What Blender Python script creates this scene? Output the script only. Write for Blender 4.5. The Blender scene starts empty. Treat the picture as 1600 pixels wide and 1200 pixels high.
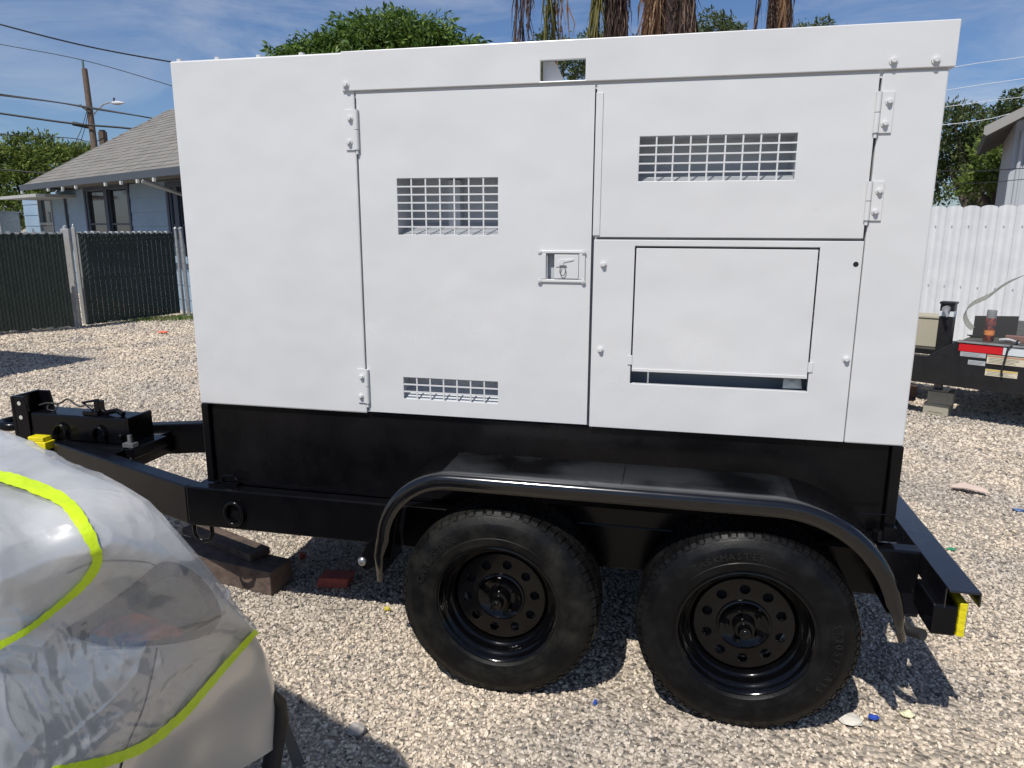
import bpy, bmesh, math, random
import numpy as np
from mathutils import Vector, Matrix, noise
from mathutils.bvhtree import BVHTree
PI=math.pi; R=random.Random(7)
scn=bpy.context.scene; col=scn.collection
# ------------------------------------------------------------------ camera
FPX,YAW,PITCH,ROLL=1127.3,0.21898,0.21295,0.00305
CAM=Vector((1.8798,-2.5400,1.6331))
fwd=Vector((-math.sin(YAW)*math.cos(PITCH),math.cos(YAW)*math.cos(PITCH),-math.sin(PITCH)))
rt=Vector((math.cos(YAW),math.sin(YAW),0)); up=rt.cross(fwd)
rt,up=math.cos(ROLL)*rt+math.sin(ROLL)*up,-math.sin(ROLL)*rt+math.cos(ROLL)*up
cam=bpy.data.objects.new('camera',bpy.data.cameras.new('camera')); col.objects.link(cam)
m=Matrix((rt,up,-fwd)).transposed().to_4x4(); m.translation=CAM; cam.matrix_world=m
cam.data.sensor_width=36; cam.data.lens=36*FPX/1600; cam.data.clip_end=2000; cam.data.clip_start=.05
scn.camera=cam
# ------------------------------------------------------------------ light
SUN=Vector((-.22,-.63,1)).normalized()          # towards the sun
w=bpy.data.worlds.new('World'); scn.world=w; w.use_nodes=True
nt=w.node_tree; nt.nodes.clear(); N=nt.nodes.new; L=nt.links.new
sky=N('ShaderNodeTexSky'); sky.sky_type='NISHITA'; sky.sun_disc=False
sky.sun_elevation=math.asin(SUN.z); sky.sun_rotation=math.atan2(SUN.x,SUN.y); sky.air_density=1.0; sky.dust_density=.6; sky.ozone_density=2.5
tc=N('ShaderNodeTexCoord'); mp=N('ShaderNodeMapping'); mp.inputs['Scale'].default_value=(1.2,1.2,5.5); mp.inputs['Rotation'].default_value=(.12,.1,.3)
L(tc.outputs['Generated'],mp.inputs['Vector'])
nz=N('ShaderNodeTexNoise'); nz.inputs['Scale'].default_value=2.1; nz.inputs['Detail'].default_value=9; nz.inputs['Roughness'].default_value=.62; nz.inputs['Distortion'].default_value=.7
L(mp.outputs[0],nz.inputs['Vector'])
cr=N('ShaderNodeValToRGB'); cr.color_ramp.elements[0].position=.455; cr.color_ramp.elements[0].color=(0,0,0,1); cr.color_ramp.elements[1].position=.82; cr.color_ramp.elements[1].color=(.6,.6,.6,1)
L(nz.outputs['Fac'],cr.inputs[0])
mx=N('ShaderNodeMixRGB'); mx.inputs[2].default_value=(9.5,9.7,10.2,1); L(cr.outputs[0],mx.inputs[0]); hs=N('ShaderNodeMixRGB'); hs.blend_type='MULTIPLY'; hs.inputs[0].default_value=1; hs.inputs[2].default_value=(.86,1.02,1.28,1); L(sky.outputs[0],hs.inputs[1]); L(hs.outputs[0],mx.inputs[1])
bg=N('ShaderNodeBackground'); bg.inputs[1].default_value=.074; L(mx.outputs[0],bg.inputs[0])
wo=N('ShaderNodeOutputWorld'); L(bg.outputs[0],wo.inputs[0])
sl=bpy.data.lights.new('sun','SUN'); sl.energy=4.5; sl.angle=math.radians(.5); sl.color=(1,.965,.91)
so=bpy.data.objects.new('sun',sl); col.objects.link(so); so.rotation_euler=SUN.to_track_quat('Z','Y').to_euler()
vs=scn.view_settings; vs.view_transform='Standard'; vs.look='None'; vs.gamma=1; vs.use_curve_mapping=False; vs.exposure=0.0
# ------------------------------------------------------------------ helpers
def ray(px,py): return fwd+rt*((px-800)/FPX)+up*((600-py)/FPX)
def on(px,py,ax,v):
    d=ray(px,py); i='xyz'.index(ax); return CAM+d*((v-CAM[i])/d[i])
def atd(px,py,d): return CAM+ray(px,py)*d
def onplane(px,py,p0,n):
    d=ray(px,py); return CAM+d*((p0-CAM).dot(n)/d.dot(n))
def mat(name,base,rough=.6,metal=0,spec=.5,coat=0,var=None,bump=None,extra=None):
    """var=(scale,color2,lo,hi) noise mix; bump=(scale,dist,detail)"""
    m=bpy.data.materials.new(name); m.use_nodes=True; t=m.node_tree; b=t.nodes['Principled BSDF']
    b.inputs['Base Color'].default_value=(*base,1); b.inputs['Roughness'].default_value=rough; b.inputs['Metallic'].default_value=metal
    b.inputs['Specular IOR Level'].default_value=spec; b.inputs['Coat Weight'].default_value=coat; b.inputs['Coat Roughness'].default_value=.12
    tcn=t.nodes.new('ShaderNodeTexCoord'); src=tcn.outputs['Object']
    if var:
        n=t.nodes.new('ShaderNodeTexNoise'); n.inputs['Scale'].default_value=var[0]; n.inputs['Detail'].default_value=6; n.inputs['Roughness'].default_value=.65
        t.links.new(src,n.inputs['Vector'])
        r=t.nodes.new('ShaderNodeMapRange'); r.inputs['From Min'].default_value=var[2]; r.inputs['From Max'].default_value=var[3]
        t.links.new(n.outputs['Fac'],r.inputs['Value'])
        x=t.nodes.new('ShaderNodeMixRGB'); x.inputs[1].default_value=(*base,1); x.inputs[2].default_value=(*var[1],1)
        t.links.new(r.outputs[0],x.inputs[0]); t.links.new(x.outputs[0],b.inputs['Base Color'])
        if len(var)>4:
            r2=t.nodes.new('ShaderNodeMapRange'); r2.inputs['From Min'].default_value=.3; r2.inputs['From Max'].default_value=.7; r2.inputs['To Min'].default_value=rough; r2.inputs['To Max'].default_value=var[4]
            t.links.new(n.outputs['Fac'],r2.inputs['Value']); t.links.new(r2.outputs[0],b.inputs['Roughness'])
    prev=None
    for bb in (bump or []):
        n=t.nodes.new('ShaderNodeTexNoise'); n.inputs['Scale'].default_value=bb[0]; n.inputs['Detail'].default_value=bb[2]
        t.links.new(src,n.inputs['Vector'])
        u=t.nodes.new('ShaderNodeBump'); u.inputs['Strength'].default_value=1; u.inputs['Distance'].default_value=bb[1]
        t.links.new(n.outputs['Fac'],u.inputs['Height'])
        if prev: t.links.new(prev.outputs[0],u.inputs['Normal'])
        prev=u
    if prev: t.links.new(prev.outputs[0],b.inputs['Normal'])
    return m
class MB:
    def __init__(s): s.v=[]; s.f=[]
    def add(s,v,f):
        o=len(s.v); s.v+= [tuple(a) for a in v]; s.f+=[tuple(i+o for i in q) for q in f]; return s
    def box(s,x0,x1,y0,y1,z0,z1,M=None):
        v=[Vector((x,y,z)) for x in(x0,x1) for y in(y0,y1) for z in(z0,z1)]
        if M: v=[M@a for a in v]
        return s.add(v,[(0,1,3,2),(4,6,7,5),(0,4,5,1),(2,3,7,6),(0,2,6,4),(1,5,7,3)])
    def prism(s,pts,axis,a,b):
        """polygon pts (2D) in the plane normal to axis, from a to b"""
        def p(q,c): return {'y':(q[0],c,q[1]),'z':(q[0],q[1],c),'x':(c,q[0],q[1])}[axis]
        n=len(pts); v=[p(q,a) for q in pts]+[p(q,b) for q in pts]
        return s.add(v,[tuple(range(n)),tuple(range(2*n-1,n-1,-1))]+[(i,i+n,(i+1)%n+n,(i+1)%n) for i in range(n)])
    def tube(s,pts,r,n=8,caps=True):
        pts=[Vector(p) for p in pts]; m=len(pts); rr=r if isinstance(r,(list,tuple)) else [r]*m; v=[];f=[]
        ref=None
        for i,p in enumerate(pts):
            d=(pts[min(i+1,m-1)]-pts[max(i-1,0)]).normalized()
            if ref is None: ref=d.orthogonal().normalized()
            ref=(ref-d*ref.dot(d)).normalized(); b=d.cross(ref)
            v+=[p+(ref*math.cos(2*PI*k/n)+b*math.sin(2*PI*k/n))*rr[i] for k in range(n)]
        for i in range(m-1):
            for k in range(n): f.append((i*n+k,i*n+(k+1)%n,(i+1)*n+(k+1)%n,(i+1)*n+k))
        if caps: f+=[tuple(range(n-1,-1,-1)),tuple(range((m-1)*n,m*n))]
        return s.add(v,f)
    def lathe(s,prof,n=64,axis='y',c=(0,0,0),closed=False):
        v=[];f=[];m=len(prof)
        for k in range(n):
            a=2*PI*k/n
            for r,h in prof:
                q={'y':(r*math.cos(a),h,r*math.sin(a)),'z':(r*math.cos(a),r*math.sin(a),h)}[axis]
                v.append((q[0]+c[0],q[1]+c[1],q[2]+c[2]))
        for k in range(n):
            for i in range(m if closed else m-1):
                j=(i+1)%m; f.append((k*m+i,k*m+j,((k+1)%n)*m+j,((k+1)%n)*m+i))
        return s.add(v,f)
    def build(s,name,mt,parent=None,smooth=None,bevel=0,loc=None,segs=2):
        me=bpy.data.meshes.new(name); me.from_pydata(s.v,[],s.f); 
        bm=bmesh.new(); bm.from_mesh(me); bmesh.ops.recalc_face_normals(bm,faces=bm.faces); bm.to_mesh(me); bm.free()
        if mt: me.materials.append(mt)
        if smooth is not None:
            me.polygons.foreach_set('use_smooth',[True]*len(me.polygons)); me.set_sharp_from_angle(angle=math.radians(smooth))
        o=bpy.data.objects.new(name,me); col.objects.link(o)
        if parent: o.parent=parent
        if loc: o.location=loc
        if bevel:
            b=o.modifiers.new('bevel','BEVEL'); b.width=bevel; b.segments=segs; b.limit_method='ANGLE'; b.angle_limit=math.radians(40); b.harden_normals=False
        return o
def tag(o,label=None,cat=None,group=None,kind=None):
    for k,v in (('label',label),('category',cat),('group',group),('kind',kind)):
        if v: o[k]=v
    return o
def thing(name,loc,label,cat,rz=0,group=None):
    o=bpy.data.objects.new(name,None); col.objects.link(o); o.empty_display_size=.2; o.location=loc; o.rotation_euler=(0,0,rz)
    return tag(o,label,cat,group)
def copy_tree(o,parent=None,loc=None):
    c=o.copy(); col.objects.link(c)
    if parent: c.parent=parent
    if loc is not None: c.location=loc
    for ch in list(o.children): copy_tree(ch,c)
    return c
def plate(mb,x0,x1,z0,z1,y0,y1,holes=()):
    """plate facing -y from y0 (front) to y1, with rectangular through-holes (hx0,hx1,hz0,hz1)"""
    xs=sorted({x0,x1,*[h[0] for h in holes],*[h[1] for h in holes]}); zs=sorted({z0,z1,*[h[2] for h in holes],*[h[3] for h in holes]})
    nx,nz_=len(xs),len(zs)
    def solid(i,j):
        if i<0 or j<0 or i>=nx-1 or j>=nz_-1: return False
        cx,cz=(xs[i]+xs[i+1])/2,(zs[j]+zs[j+1])/2
        return not any(h[0]<cx<h[1] and h[2]<cz<h[3] for h in holes)
    v=[(x,y,z) for y in(y0,y1) for x in xs for z in zs]; f=[]
    I=lambda k,i,j:k*nx*nz_+i*nz_+j
    for i in range(nx-1):
        for j in range(nz_-1):
            if not solid(i,j): continue
            for k in (0,1): f.append((I(k,i,j),I(k,i+1,j),I(k,i+1,j+1),I(k,i,j+1)))
            for di,dj,a,b in ((-1,0,(i,j),(i,j+1)),(1,0,(i+1,j),(i+1,j+1)),(0,-1,(i,j),(i+1,j)),(0,1,(i,j+1),(i+1,j+1))):
                if not solid(i+di,j+dj): f.append((I(0,*a),I(0,*b),I(1,*b),I(1,*a)))
    used=sorted({i for q in f for i in q}); mp_={a:b for b,a in enumerate(used)}
    return mb.add([v[i] for i in used],[tuple(mp_[i] for i in q) for q in f])
# ------------------------------------------------------------------ materials
white=mat('white_paint',(.64,.635,.622),.22,var=(1.3,(.60,.602,.595),.35,.68,.46),bump=[(1.5,.020,2),(3.6,.008,2),(420,.00012,2)])
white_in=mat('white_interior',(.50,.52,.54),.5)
black=mat('black_gloss_paint',(.003,.003,.004),.17,spec=.2,coat=.08,var=(7,(.005,.005,.006),.45,.75,.26),bump=[(5,.002,3),(160,.0002,3)])
black_sk=mat('black_skid_paint',(.0025,.0025,.003),.2,spec=.2,coat=.0,var=(3,(.008,.007,.008),.4,.7,.34),bump=[(3,.004,2),(120,.0003,3)])
blacktop=mat('black_weathered_steel',(.006,.006,.008),.2,spec=.6,coat=.5,var=(9,(.012,.012,.014),.5,.8,.3),bump=[(6,.002,3)])
rubber=mat('tyre_rubber',(.0045,.0045,.0048),.36,spec=.16,var=(9,(.022,.021,.017),.45,.72,.66),bump=[(90,.0006,4)])
rubber_n=mat('tyre_rubber_new',(.0035,.0035,.004),.30,spec=.16,var=(12,(.013,.013,.013),.45,.8,.6),bump=[(90,.0005,4)])
rimm=mat('black_wheel_paint',(.0018,.0018,.0022),.1,spec=.2,coat=.3,var=(25,(.005,.004,.004),.55,.75,.16),bump=[(40,.0008,3)])
steelg=mat('worn_grey_steel',(.23,.23,.23),.45,.6,var=(30,(.12,.1,.09),.5,.7))
dark=mat('dark_void',(.01,.01,.01),.9)
wood=mat('weathered_lumber',(.12,.085,.065),.85,var=(14,(.05,.035,.028),.42,.68),bump=[(60,.003,5)])
concrete=mat('concrete_block_grey',(.33,.3,.25),.9,var=(20,(.22,.2,.17),.4,.7),bump=[(120,.002,4)])
cable=mat('black_cable',(.015,.015,.017),.6)
galv=mat('galvanised_steel',(.45,.46,.46),.45,.5,var=(25,(.28,.28,.27),.4,.7))
# ------------------------------------------------------------------ ground
def ground_mat():
    m=bpy.data.materials.new('gravel_ground'); m.use_nodes=True; t=m.node_tree; b=t.nodes['Principled BSDF']; b.inputs['Roughness'].default_value=.95; b.inputs['Specular IOR Level'].default_value=.15
    g=t.nodes.new('ShaderNodeNewGeometry')
    v=t.nodes.new('ShaderNodeTexVoronoi'); v.inputs['Scale'].default_value=48; t.links.new(g.outputs['Position'],v.inputs['Vector'])
    n=t.nodes.new('ShaderNodeTexNoise'); n.inputs['Scale'].default_value=1.1; n.inputs['Detail'].default_value=5; t.links.new(g.outputs['Position'],n.inputs['Vector'])
    s=t.nodes.new('ShaderNodeSeparateColor'); t.links.new(v.outputs['Color'],s.inputs[0])
    c=t.nodes.new('ShaderNodeValToRGB'); e=c.color_ramp.elements; e[0].color=(.30,.26,.21,1); e[1].color=(.50,.43,.345,1); e[1].position=.75; t.links.new(s.outputs[0],c.inputs[0])
    x=t.nodes.new('ShaderNodeMixRGB'); x.blend_type='MULTIPLY'; x.inputs[0].default_value=.6
    c2=t.nodes.new('ShaderNodeValToRGB'); c2.color_ramp.elements[0].position=.35; c2.color_ramp.elements[0].color=(.62,.64,.68,1); c2.color_ramp.elements[1].position=.62; c2.color_ramp.elements[1].color=(1,.98,.94,1); t.links.new(n.outputs['Fac'],c2.inputs[0])
    t.links.new(c.outputs[0],x.inputs[1]); t.links.new(c2.outputs[0],x.inputs[2]); t.links.new(x.outputs[0],b.inputs['Base Color'])
    u=t.nodes.new('ShaderNodeBump'); u.invert=True; u.inputs['Distance'].default_value=.02; t.links.new(v.outputs['Distance'],u.inputs['Height']); t.links.new(u.outputs[0],b.inputs['Normal'])
    return m
gm=ground_mat()
gb=MB(); gb.add([(-400,-400,0),(400,-400,0),(400,400,0),(-400,400,0)],[(0,1,2,3)])
tag(gb.build('ground',gm),kind='structure')
def stone_mat():
    m=bpy.data.materials.new('limestone_gravel'); m.use_nodes=True; t=m.node_tree; b=t.nodes['Principled BSDF']; b.inputs['Roughness'].default_value=.9; b.inputs['Specular IOR Level'].default_value=.2
    oi=t.nodes.new('ShaderNodeObjectInfo'); g=t.nodes.new('ShaderNodeNewGeometry')
    c=t.nodes.new('ShaderNodeValToRGB'); e=c.color_ramp.elements; e[0].color=(.10,.095,.095,1); e[1].color=(.80,.71,.58,1)
    for p,q in ((.05,(.26,.235,.21,1)),(.2,(.52,.445,.36,1)),(.6,(.68,.58,.46,1)),(.85,(.76,.66,.525,1))): k=e.new(p); k.color=q
    t.links.new(oi.outputs['Random'],c.inputs[0])
    n=t.nodes.new('ShaderNodeTexNoise'); n.inputs['Scale'].default_value=1.1; n.inputs['Detail'].default_value=5; t.links.new(g.outputs['Position'],n.inputs['Vector'])
    c2=t.nodes.new('ShaderNodeValToRGB'); c2.color_ramp.elements[0].position=.36; c2.color_ramp.elements[0].color=(.74,.76,.80,1); c2.color_ramp.elements[1].position=.6; c2.color_ramp.elements[1].color=(1,.985,.96,1); t.links.new(n.outputs['Fac'],c2.inputs[0])
    x=t.nodes.new('ShaderNodeMixRGB'); x.blend_type='MULTIPLY'; x.inputs[0].default_value=1; t.links.new(c.outputs[0],x.inputs[1]); t.links.new(c2.outputs[0],x.inputs[2]); t.links.new(x.outputs[0],b.inputs['Base Color'])
    n2=t.nodes.new('ShaderNodeTexNoise'); n2.inputs['Scale'].default_value=220; t.links.new(g.outputs['Position'],n2.inputs['Vector'])
    u=t.nodes.new('ShaderNodeBump'); u.inputs['Distance'].default_value=.002; t.links.new(n2.outputs['Fac'],u.inputs['Height']); t.links.new(u.outputs[0],b.inputs['Normal'])
    return m
stm=stone_mat()
def gravel():
    # emitter: a grid whose corners carry how densely and how large the stones lie
    xs=np.concatenate([np.arange(-14,-1.5,.5),np.arange(-1.5,4.4,.25),np.arange(4.5,12.1,.5)]); ys=np.concatenate([np.arange(-1.5,2.2,.25),np.arange(2.5,14.1,.5)])
    v=[];d=[];s=[]
    for y in ys:
        for x in xs:
            dist=math.hypot(x-CAM.x,y-CAM.y); v.append((x,y,.002))
            rel=Vector((x,y,0))-CAM; z=rel.dot(fwd); ok=z>.2 and abs(rel.dot(rt)/z)<.80+.3/z and rel.dot(up)/z>-.62
            sz=.0060*max(1,(dist/3.6)**.75); d.append(1.0/( (2*sz)**2 )*1.0 if ok else 0); s.append(sz); k_=noise.noise(Vector((x*1.3,y*1.3,4.2))); d[-1]*=max(.35,min(1,.95+1.3*k_))
    nx=len(xs); f=[(j*nx+i,j*nx+i+1,(j+1)*nx+i+1,(j+1)*nx+i) for j in range(len(ys)-1) for i in range(nx-1)]
    me=bpy.data.meshes.new('gravel'); me.from_pydata(v,[],f)
    a=me.attributes.new('dens','FLOAT','POINT'); a.data.foreach_set('value',d); a=me.attributes.new('siz','FLOAT','POINT'); a.data.foreach_set('value',s)
    o=bpy.data.objects.new('gravel',me); col.objects.link(o); tag(o,'loose beige and grey limestone gravel covering the yard','gravel',kind='stuff')
    g=bpy.data.node_groups.new('gravel','GeometryNodeTree'); g.interface.new_socket('Geometry',in_out='INPUT',socket_type='NodeSocketGeometry'); g.interface.new_socket('Geometry',in_out='OUTPUT',socket_type='NodeSocketGeometry')
    n=g.nodes.new; l=g.links.new; gi=n('NodeGroupInput'); go=n('NodeGroupOutput')
    dp=n('GeometryNodeDistributePointsOnFaces'); na=n('GeometryNodeInputNamedAttribute'); na.data_type='FLOAT'; na.inputs[0].default_value='dens'
    l(gi.outputs[0],dp.inputs['Mesh']); l(na.outputs[0],dp.inputs['Density'])
    g2i=n('GeometryNodeGeometryToInstance')
    for k in range(5):
        ico=n('GeometryNodeMeshIcoSphere'); ico.inputs['Subdivisions'].default_value=2 if k%2 else 1; ico.inputs['Radius'].default_value=1
        sp=n('GeometryNodeSetPosition'); pos=n('GeometryNodeInputPosition'); no=n('ShaderNodeTexNoise'); no.noise_dimensions='4D'; no.inputs['W'].default_value=k*7.3; no.inputs['Scale'].default_value=1.1; no.inputs['Detail'].default_value=1
        sub=n('ShaderNodeVectorMath'); sub.operation='SUBTRACT'; sub.inputs[1].default_value=(.5,.5,.5); sc=n('ShaderNodeVectorMath'); sc.operation='MULTIPLY'; sc.inputs[1].default_value=(1.7,1.7,1.3)
        l(pos.outputs[0],no.inputs['Vector']); l(no.outputs['Color'],sub.inputs[0]); l(sub.outputs[0],sc.inputs[0]); l(sc.outputs[0],sp.inputs['Offset']); l(ico.outputs[0],sp.inputs['Geometry'])
        sm=n('GeometryNodeSetMaterial'); sm.inputs['Material'].default_value=stm; l(sp.outputs[0],sm.inputs['Geometry']); l(sm.outputs[0],g2i.inputs[0])
    ip=n('GeometryNodeInstanceOnPoints'); ip.inputs['Pick Instance'].default_value=True
    l(dp.outputs['Points'],ip.inputs['Points']); l(g2i.outputs[0],ip.inputs['Instance'])
    ri=n('FunctionNodeRandomValue'); ri.data_type='INT'; ri.inputs[4].default_value=0; ri.inputs[5].default_value=4; l(ri.outputs[2],ip.inputs['Instance Index'])
    rr=n('FunctionNodeRandomValue'); rr.data_type='FLOAT_VECTOR'; rr.inputs[0].default_value=(-.5,-.5,0); rr.inputs[1].default_value=(.5,.5,6.283); l(rr.outputs[0],ip.inputs['Rotation'])
    rs=n('FunctionNodeRandomValue'); rs.data_type='FLOAT_VECTOR'; rs.inputs[0].default_value=(.55,.5,.42); rs.inputs[1].default_value=(1.5,1.25,1.1); rs.inputs['Seed'].default_value=3
    r3=n('FunctionNodeRandomValue'); r3.data_type='FLOAT'; r3.inputs[2].default_value=0; r3.inputs[3].default_value=1; r3.inputs['Seed'].default_value=9
    pw=n('ShaderNodeMath'); pw.operation='POWER'; pw.inputs[1].default_value=5; l(r3.outputs[1],pw.inputs[0])
    ad=n('ShaderNodeMath'); ad.operation='MULTIPLY_ADD'; ad.inputs[1].default_value=.8; ad.inputs[2].default_value=.85; l(pw.outputs[0],ad.inputs[0])
    nb=n('GeometryNodeInputNamedAttribute'); nb.data_type='FLOAT'; nb.inputs[0].default_value='siz'
    mu0=n('ShaderNodeMath'); mu0.operation='MULTIPLY'; l(ad.outputs[0],mu0.inputs[0]); l(nb.outputs[0],mu0.inputs[1])
    mu=n('ShaderNodeVectorMath'); mu.operation='SCALE'; l(rs.outputs[0],mu.inputs[0]); l(mu0.outputs[0],mu.inputs['Scale']); l(mu.outputs[0],ip.inputs['Scale'])
    l(ip.outputs[0],go.inputs[0])
    md=o.modifiers.new('gravel','NODES'); md.node_group=g
gravel()
# ------------------------------------------------------------------ generator on its trailer
W=2.654; DEP=1.05; ZB=.924; ZT=2.238
G=thing('generator_trailer',(0,0,0),'white boxed generator on a black two-axle trailer filling the middle of the yard','generator trailer')
b=MB(); b.box(0,.736,0,DEP,ZB,ZT); b.build('end_housing',white,G,bevel=.006)
b=MB(); plate(b,.693,2.668,2.107,2.239,-.008,.004,[(1.41,1.561,2.113,2.177)]); 
b.box(.693,2.668,DEP-.004,DEP+.008,2.107,2.239); b.box(2.65,2.6675,.0045,DEP-.0045,2.107,2.239); b.build('roof_rail',white,G,bevel=.0035)
b=MB(); b.box(.738,2.649,.0045,DEP-.006,2.085,2.1115); b.build('roof_deck',white,G)
b=MB(); b.add([(1.412,.03,2.108),(1.492,.03,2.108),(1.452,.03,2.182),(1.412,.03,2.182),(1.412,.036,2.108),(1.492,.036,2.108),(1.452,.036,2.182),(1.412,.036,2.182)],[(0,1,2,3),(4,7,6,5),(0,4,5,1),(1,5,6,2),(2,6,7,3),(3,7,4,0)]); b.build('lifting_gusset',white,G)
b=MB(); b.box(2.470,W,0,DEP,ZB,2.1035); b.build('corner_column',white,G,bevel=.005)
# inner frame behind the doors (seen through the gaps) and far wall
b=MB(); plate(b,.737,2.469,ZB,2.084,.028,.034,[(.88,1.27,1.60,1.815),(.88,1.27,.985,1.085),(1.74,2.245,1.78,1.94),(1.38,1.56,1.45,1.56),(1.74,2.34,1.09,1.57)]); b.build('door_frame',white_in,G)
b=MB(); b.box(.737,2.469,DEP-.02,DEP,ZB,2.084); b.build('far_side_panel',white,G)
b=MB(); b.box(.737,2.469,.3,.31,ZB+.002,2.083); b.build('inner_bulkhead',white_in,G)
def grille(par,x0,x1,z0,z1,nx,nz,y=.002,depth=.16,split=None):
    t=.0026
    for i in range(1,nx):
        x=x0+(x1-x0)*i/nx; b=MB(); b.box(x-t,x+t,y,y+.0045,z0-.004,z1+.004); b.build('grille_bar',white,par)
    for j in range(1,nz):
        z=z1-(z1-z0)*j/(nz)+.0; b=MB(); b.box(x0-.004,x1+.004,y-.0005,y+.004,z-t,z+t); b.build('grille_bar',white,par)
    # louvre box behind the opening
    b=MB(); e=.004; d=y+depth
    b.add([(x0-e,.006,z0-.006),(x1+e,.006,z0-.006),(x1+e,d,z0+.045),(x0-e,d,z0+.045)],[(0,1,2,3)])
    b.add([(x0-e,.006,z1+e),(x1+e,.006,z1+e),(x1+e,d,z1+e),(x0-e,d,z1+e)],[(0,1,2,3)])
    b.add([(x0-e,.006,z0-.006),(x0-e,.006,z1+e),(x0-e,d,z1+e),(x0-e,d,z0+.022)],[(0,1,2,3)])
    b.add([(x1+e,.006,z0-.006),(x1+e,.006,z1+e),(x1+e,d,z1+e),(x1+e,d,z0+.022)],[(0,1,2,3)])
    b.add([(x0-e,d,z0+.022),(x1+e,d,z0+.022),(x1+e,d,z1+e),(x0-e,d,z1+e)],[(0,1,2,3)])
    if split: b.box(split,split+.045,d-.05,d-.001,z0+.03,z1)
    b.build('louvre_box',white_in,par)
b=MB(); plate(b,.742,1.594,.932,2.097,0,.005,[(.887,1.262,1.608,1.806),(.890,1.261,.992,1.076),(1.437,1.553,1.457,1.546)])
D1=b.build('access_door',white,G,bevel=.002)
grille(D1,.887,1.262,1.608,1.806,7,7,split=1.045); grille(D1,.890,1.261,.992,1.076,7,3,depth=.08)
b=MB(); plate(b,1.600,2.463,1.603,2.099,0,.005,[(1.746,2.240,1.787,1.930)])
D2=b.build('upper_door',white,G,bevel=.002); grille(D2,1.746,2.240,1.787,1.930,9,5)
b=MB(); b.box(1.5985,1.622,-.004,-.0003,1.609,2.072); b.build('overlap_strip',white,D2,bevel=.001)
b=MB(); plate(b,1.603,2.467,.926,1.595,0,.005,[(1.744,2.337,1.094,1.574)]); P1=b.build('control_panel_cover',white,G,bevel=.002)
b=MB(); b.prism([(1.749,1.139),(2.332,1.139),(2.332,1.567),(1.749,1.567)],'y',-.0015,.0035)
b.prism([(1.733,1.162),(1.7488,1.162),(1.7488,1.196),(1.733,1.196)],'y',-.0035,-.001); b.prism([(2.3322,1.162),(2.348,1.162),(2.348,1.196),(2.3322,1.196)],'y',-.0035,-.001)
b.box(1.749,2.332,-.0042,-.0017,1.139,1.150)
b.build('flap_door',white,P1,bevel=.0015)
b=MB(); b.box(1.70,2.38,.16,.165,1.05,1.60); b.box(1.744,2.337,.006,.03,1.083,1.0925); b.build('flap_recess',white_in,P1)
b=MB(); b.add([(2.262,.03,1.097),(2.325,.034,1.097),(2.32,.04,1.137),(2.264,.038,1.135),(2.29,.03,1.118)],[(0,1,4),(1,2,4),(2,3,4),(3,0,4)]); b.build('plastic_scrap',mat('clear_scrap',(.5,.52,.5),.2),P1)
# latch
b=MB(); 
for a in ((1.408,1.575,1.446,1.456),(1.408,1.575,1.547,1.557),(1.408,1.437,1.4565,1.5465),(1.553,1.575,1.4565,1.5465)): b.box(a[0],a[1],-.006,-.0004,a[2],a[3])
LT=b.build('latch_frame',white,D1,bevel=.002)
b=MB(); b.box(1.438,1.552,.027,.03,1.457,1.546); b.box(1.438,1.441,.001,.0268,1.457,1.546); b.build('latch_pocket',white_in,D1)
b=MB(); b.box(1.466,1.5515,-.003,.004,1.4595,1.5435); b.prism([(1.472,1.50),(1.495,1.50),(1.50,1.515),(1.535,1.523),(1.535,1.529),(1.49,1.527),(1.475,1.517)],'y',-.0055,-.0032); b.build('latch_paddle',white,D1,bevel=.002)
b=MB(); b.tube([(1.497+.010*math.sin(a),-.009,1.487-.017*math.cos(a)) for a in np.linspace(-2.6,2.6,12)],.0016,6); b.box(1.485,1.51,-.006,-.0056,1.5005,1.506); b.build('latch_ring',steelg,D1,smooth=60)
def bolt(x,z,y0=0,par=G,r=.0085,h=.012,m=white):
    b=MB(); b.lathe([(0,y0-h),(r*.8,y0-h),(r,y0-h+.002),(r,y0-.0035),(r*1.55,y0-.0032),(r*1.55,y0-.0002),(0,y0-.0002)],10,c=(x,0,z)); return b.build('bolt',m,par,smooth=40)
for x,z in ((.709,2.128),(2.494,2.131),(2.611,2.128)): bolt(x,z,-.008)
for x,z in ((1.638,1.511),(1.636,1.212),(2.449,1.212)): bolt(x,z,0,P1,.008,.013)
b=MB(); b.lathe([(0,-.0006),(.0085,-.0006),(.0085,.0)],14,c=(2.449,0,1.522)); b.build('bolt_hole',dark,P1)
for x,z in ((1.414,1.451),(1.569,1.451),(1.414,1.552),(1.569,1.552)): bolt(x,z,-.006,D1,.005,.005)
def hinge(xp0,xp1,xb,z0,z1,par):
    b=MB(); b.box(xp0,xp1,-.005,-.0004,z0,z1); h=b.build('hinge_plate',white,par,bevel=.0012)
    b=MB(); zm=(z0+z1)/2
    for a,c in ((z0+.001,zm-.001),(zm+.001,z1-.001)): b.lathe([(0,a),(.0085,a),(.0085,c),(0,c)],14,'z',(xb,-.006,0))
    b.build('hinge_barrel',white,h,smooth=40)
    for k,z in ((0,z0+.028),(1,z1-.03)): bolt((xp0+xp1)/2+(.003 if k else -.003),z,-.005,h,.0075,.012)
    b=MB(); b.lathe([(0,z0-.014),(.005,z0-.014),(.005,z0),(0,z0)],10,'z',(xb,-.006,0)); b.build('hinge_pin',white,h,smooth=40)
hinge(.698,.733,.742,1.906,2.045,G); hinge(.703,.735,.743,.966,1.101,G)
hinge(2.474,2.510,2.465,1.923,2.045,G); hinge(2.474,2.508,2.465,1.659,1.780,G)
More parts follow.
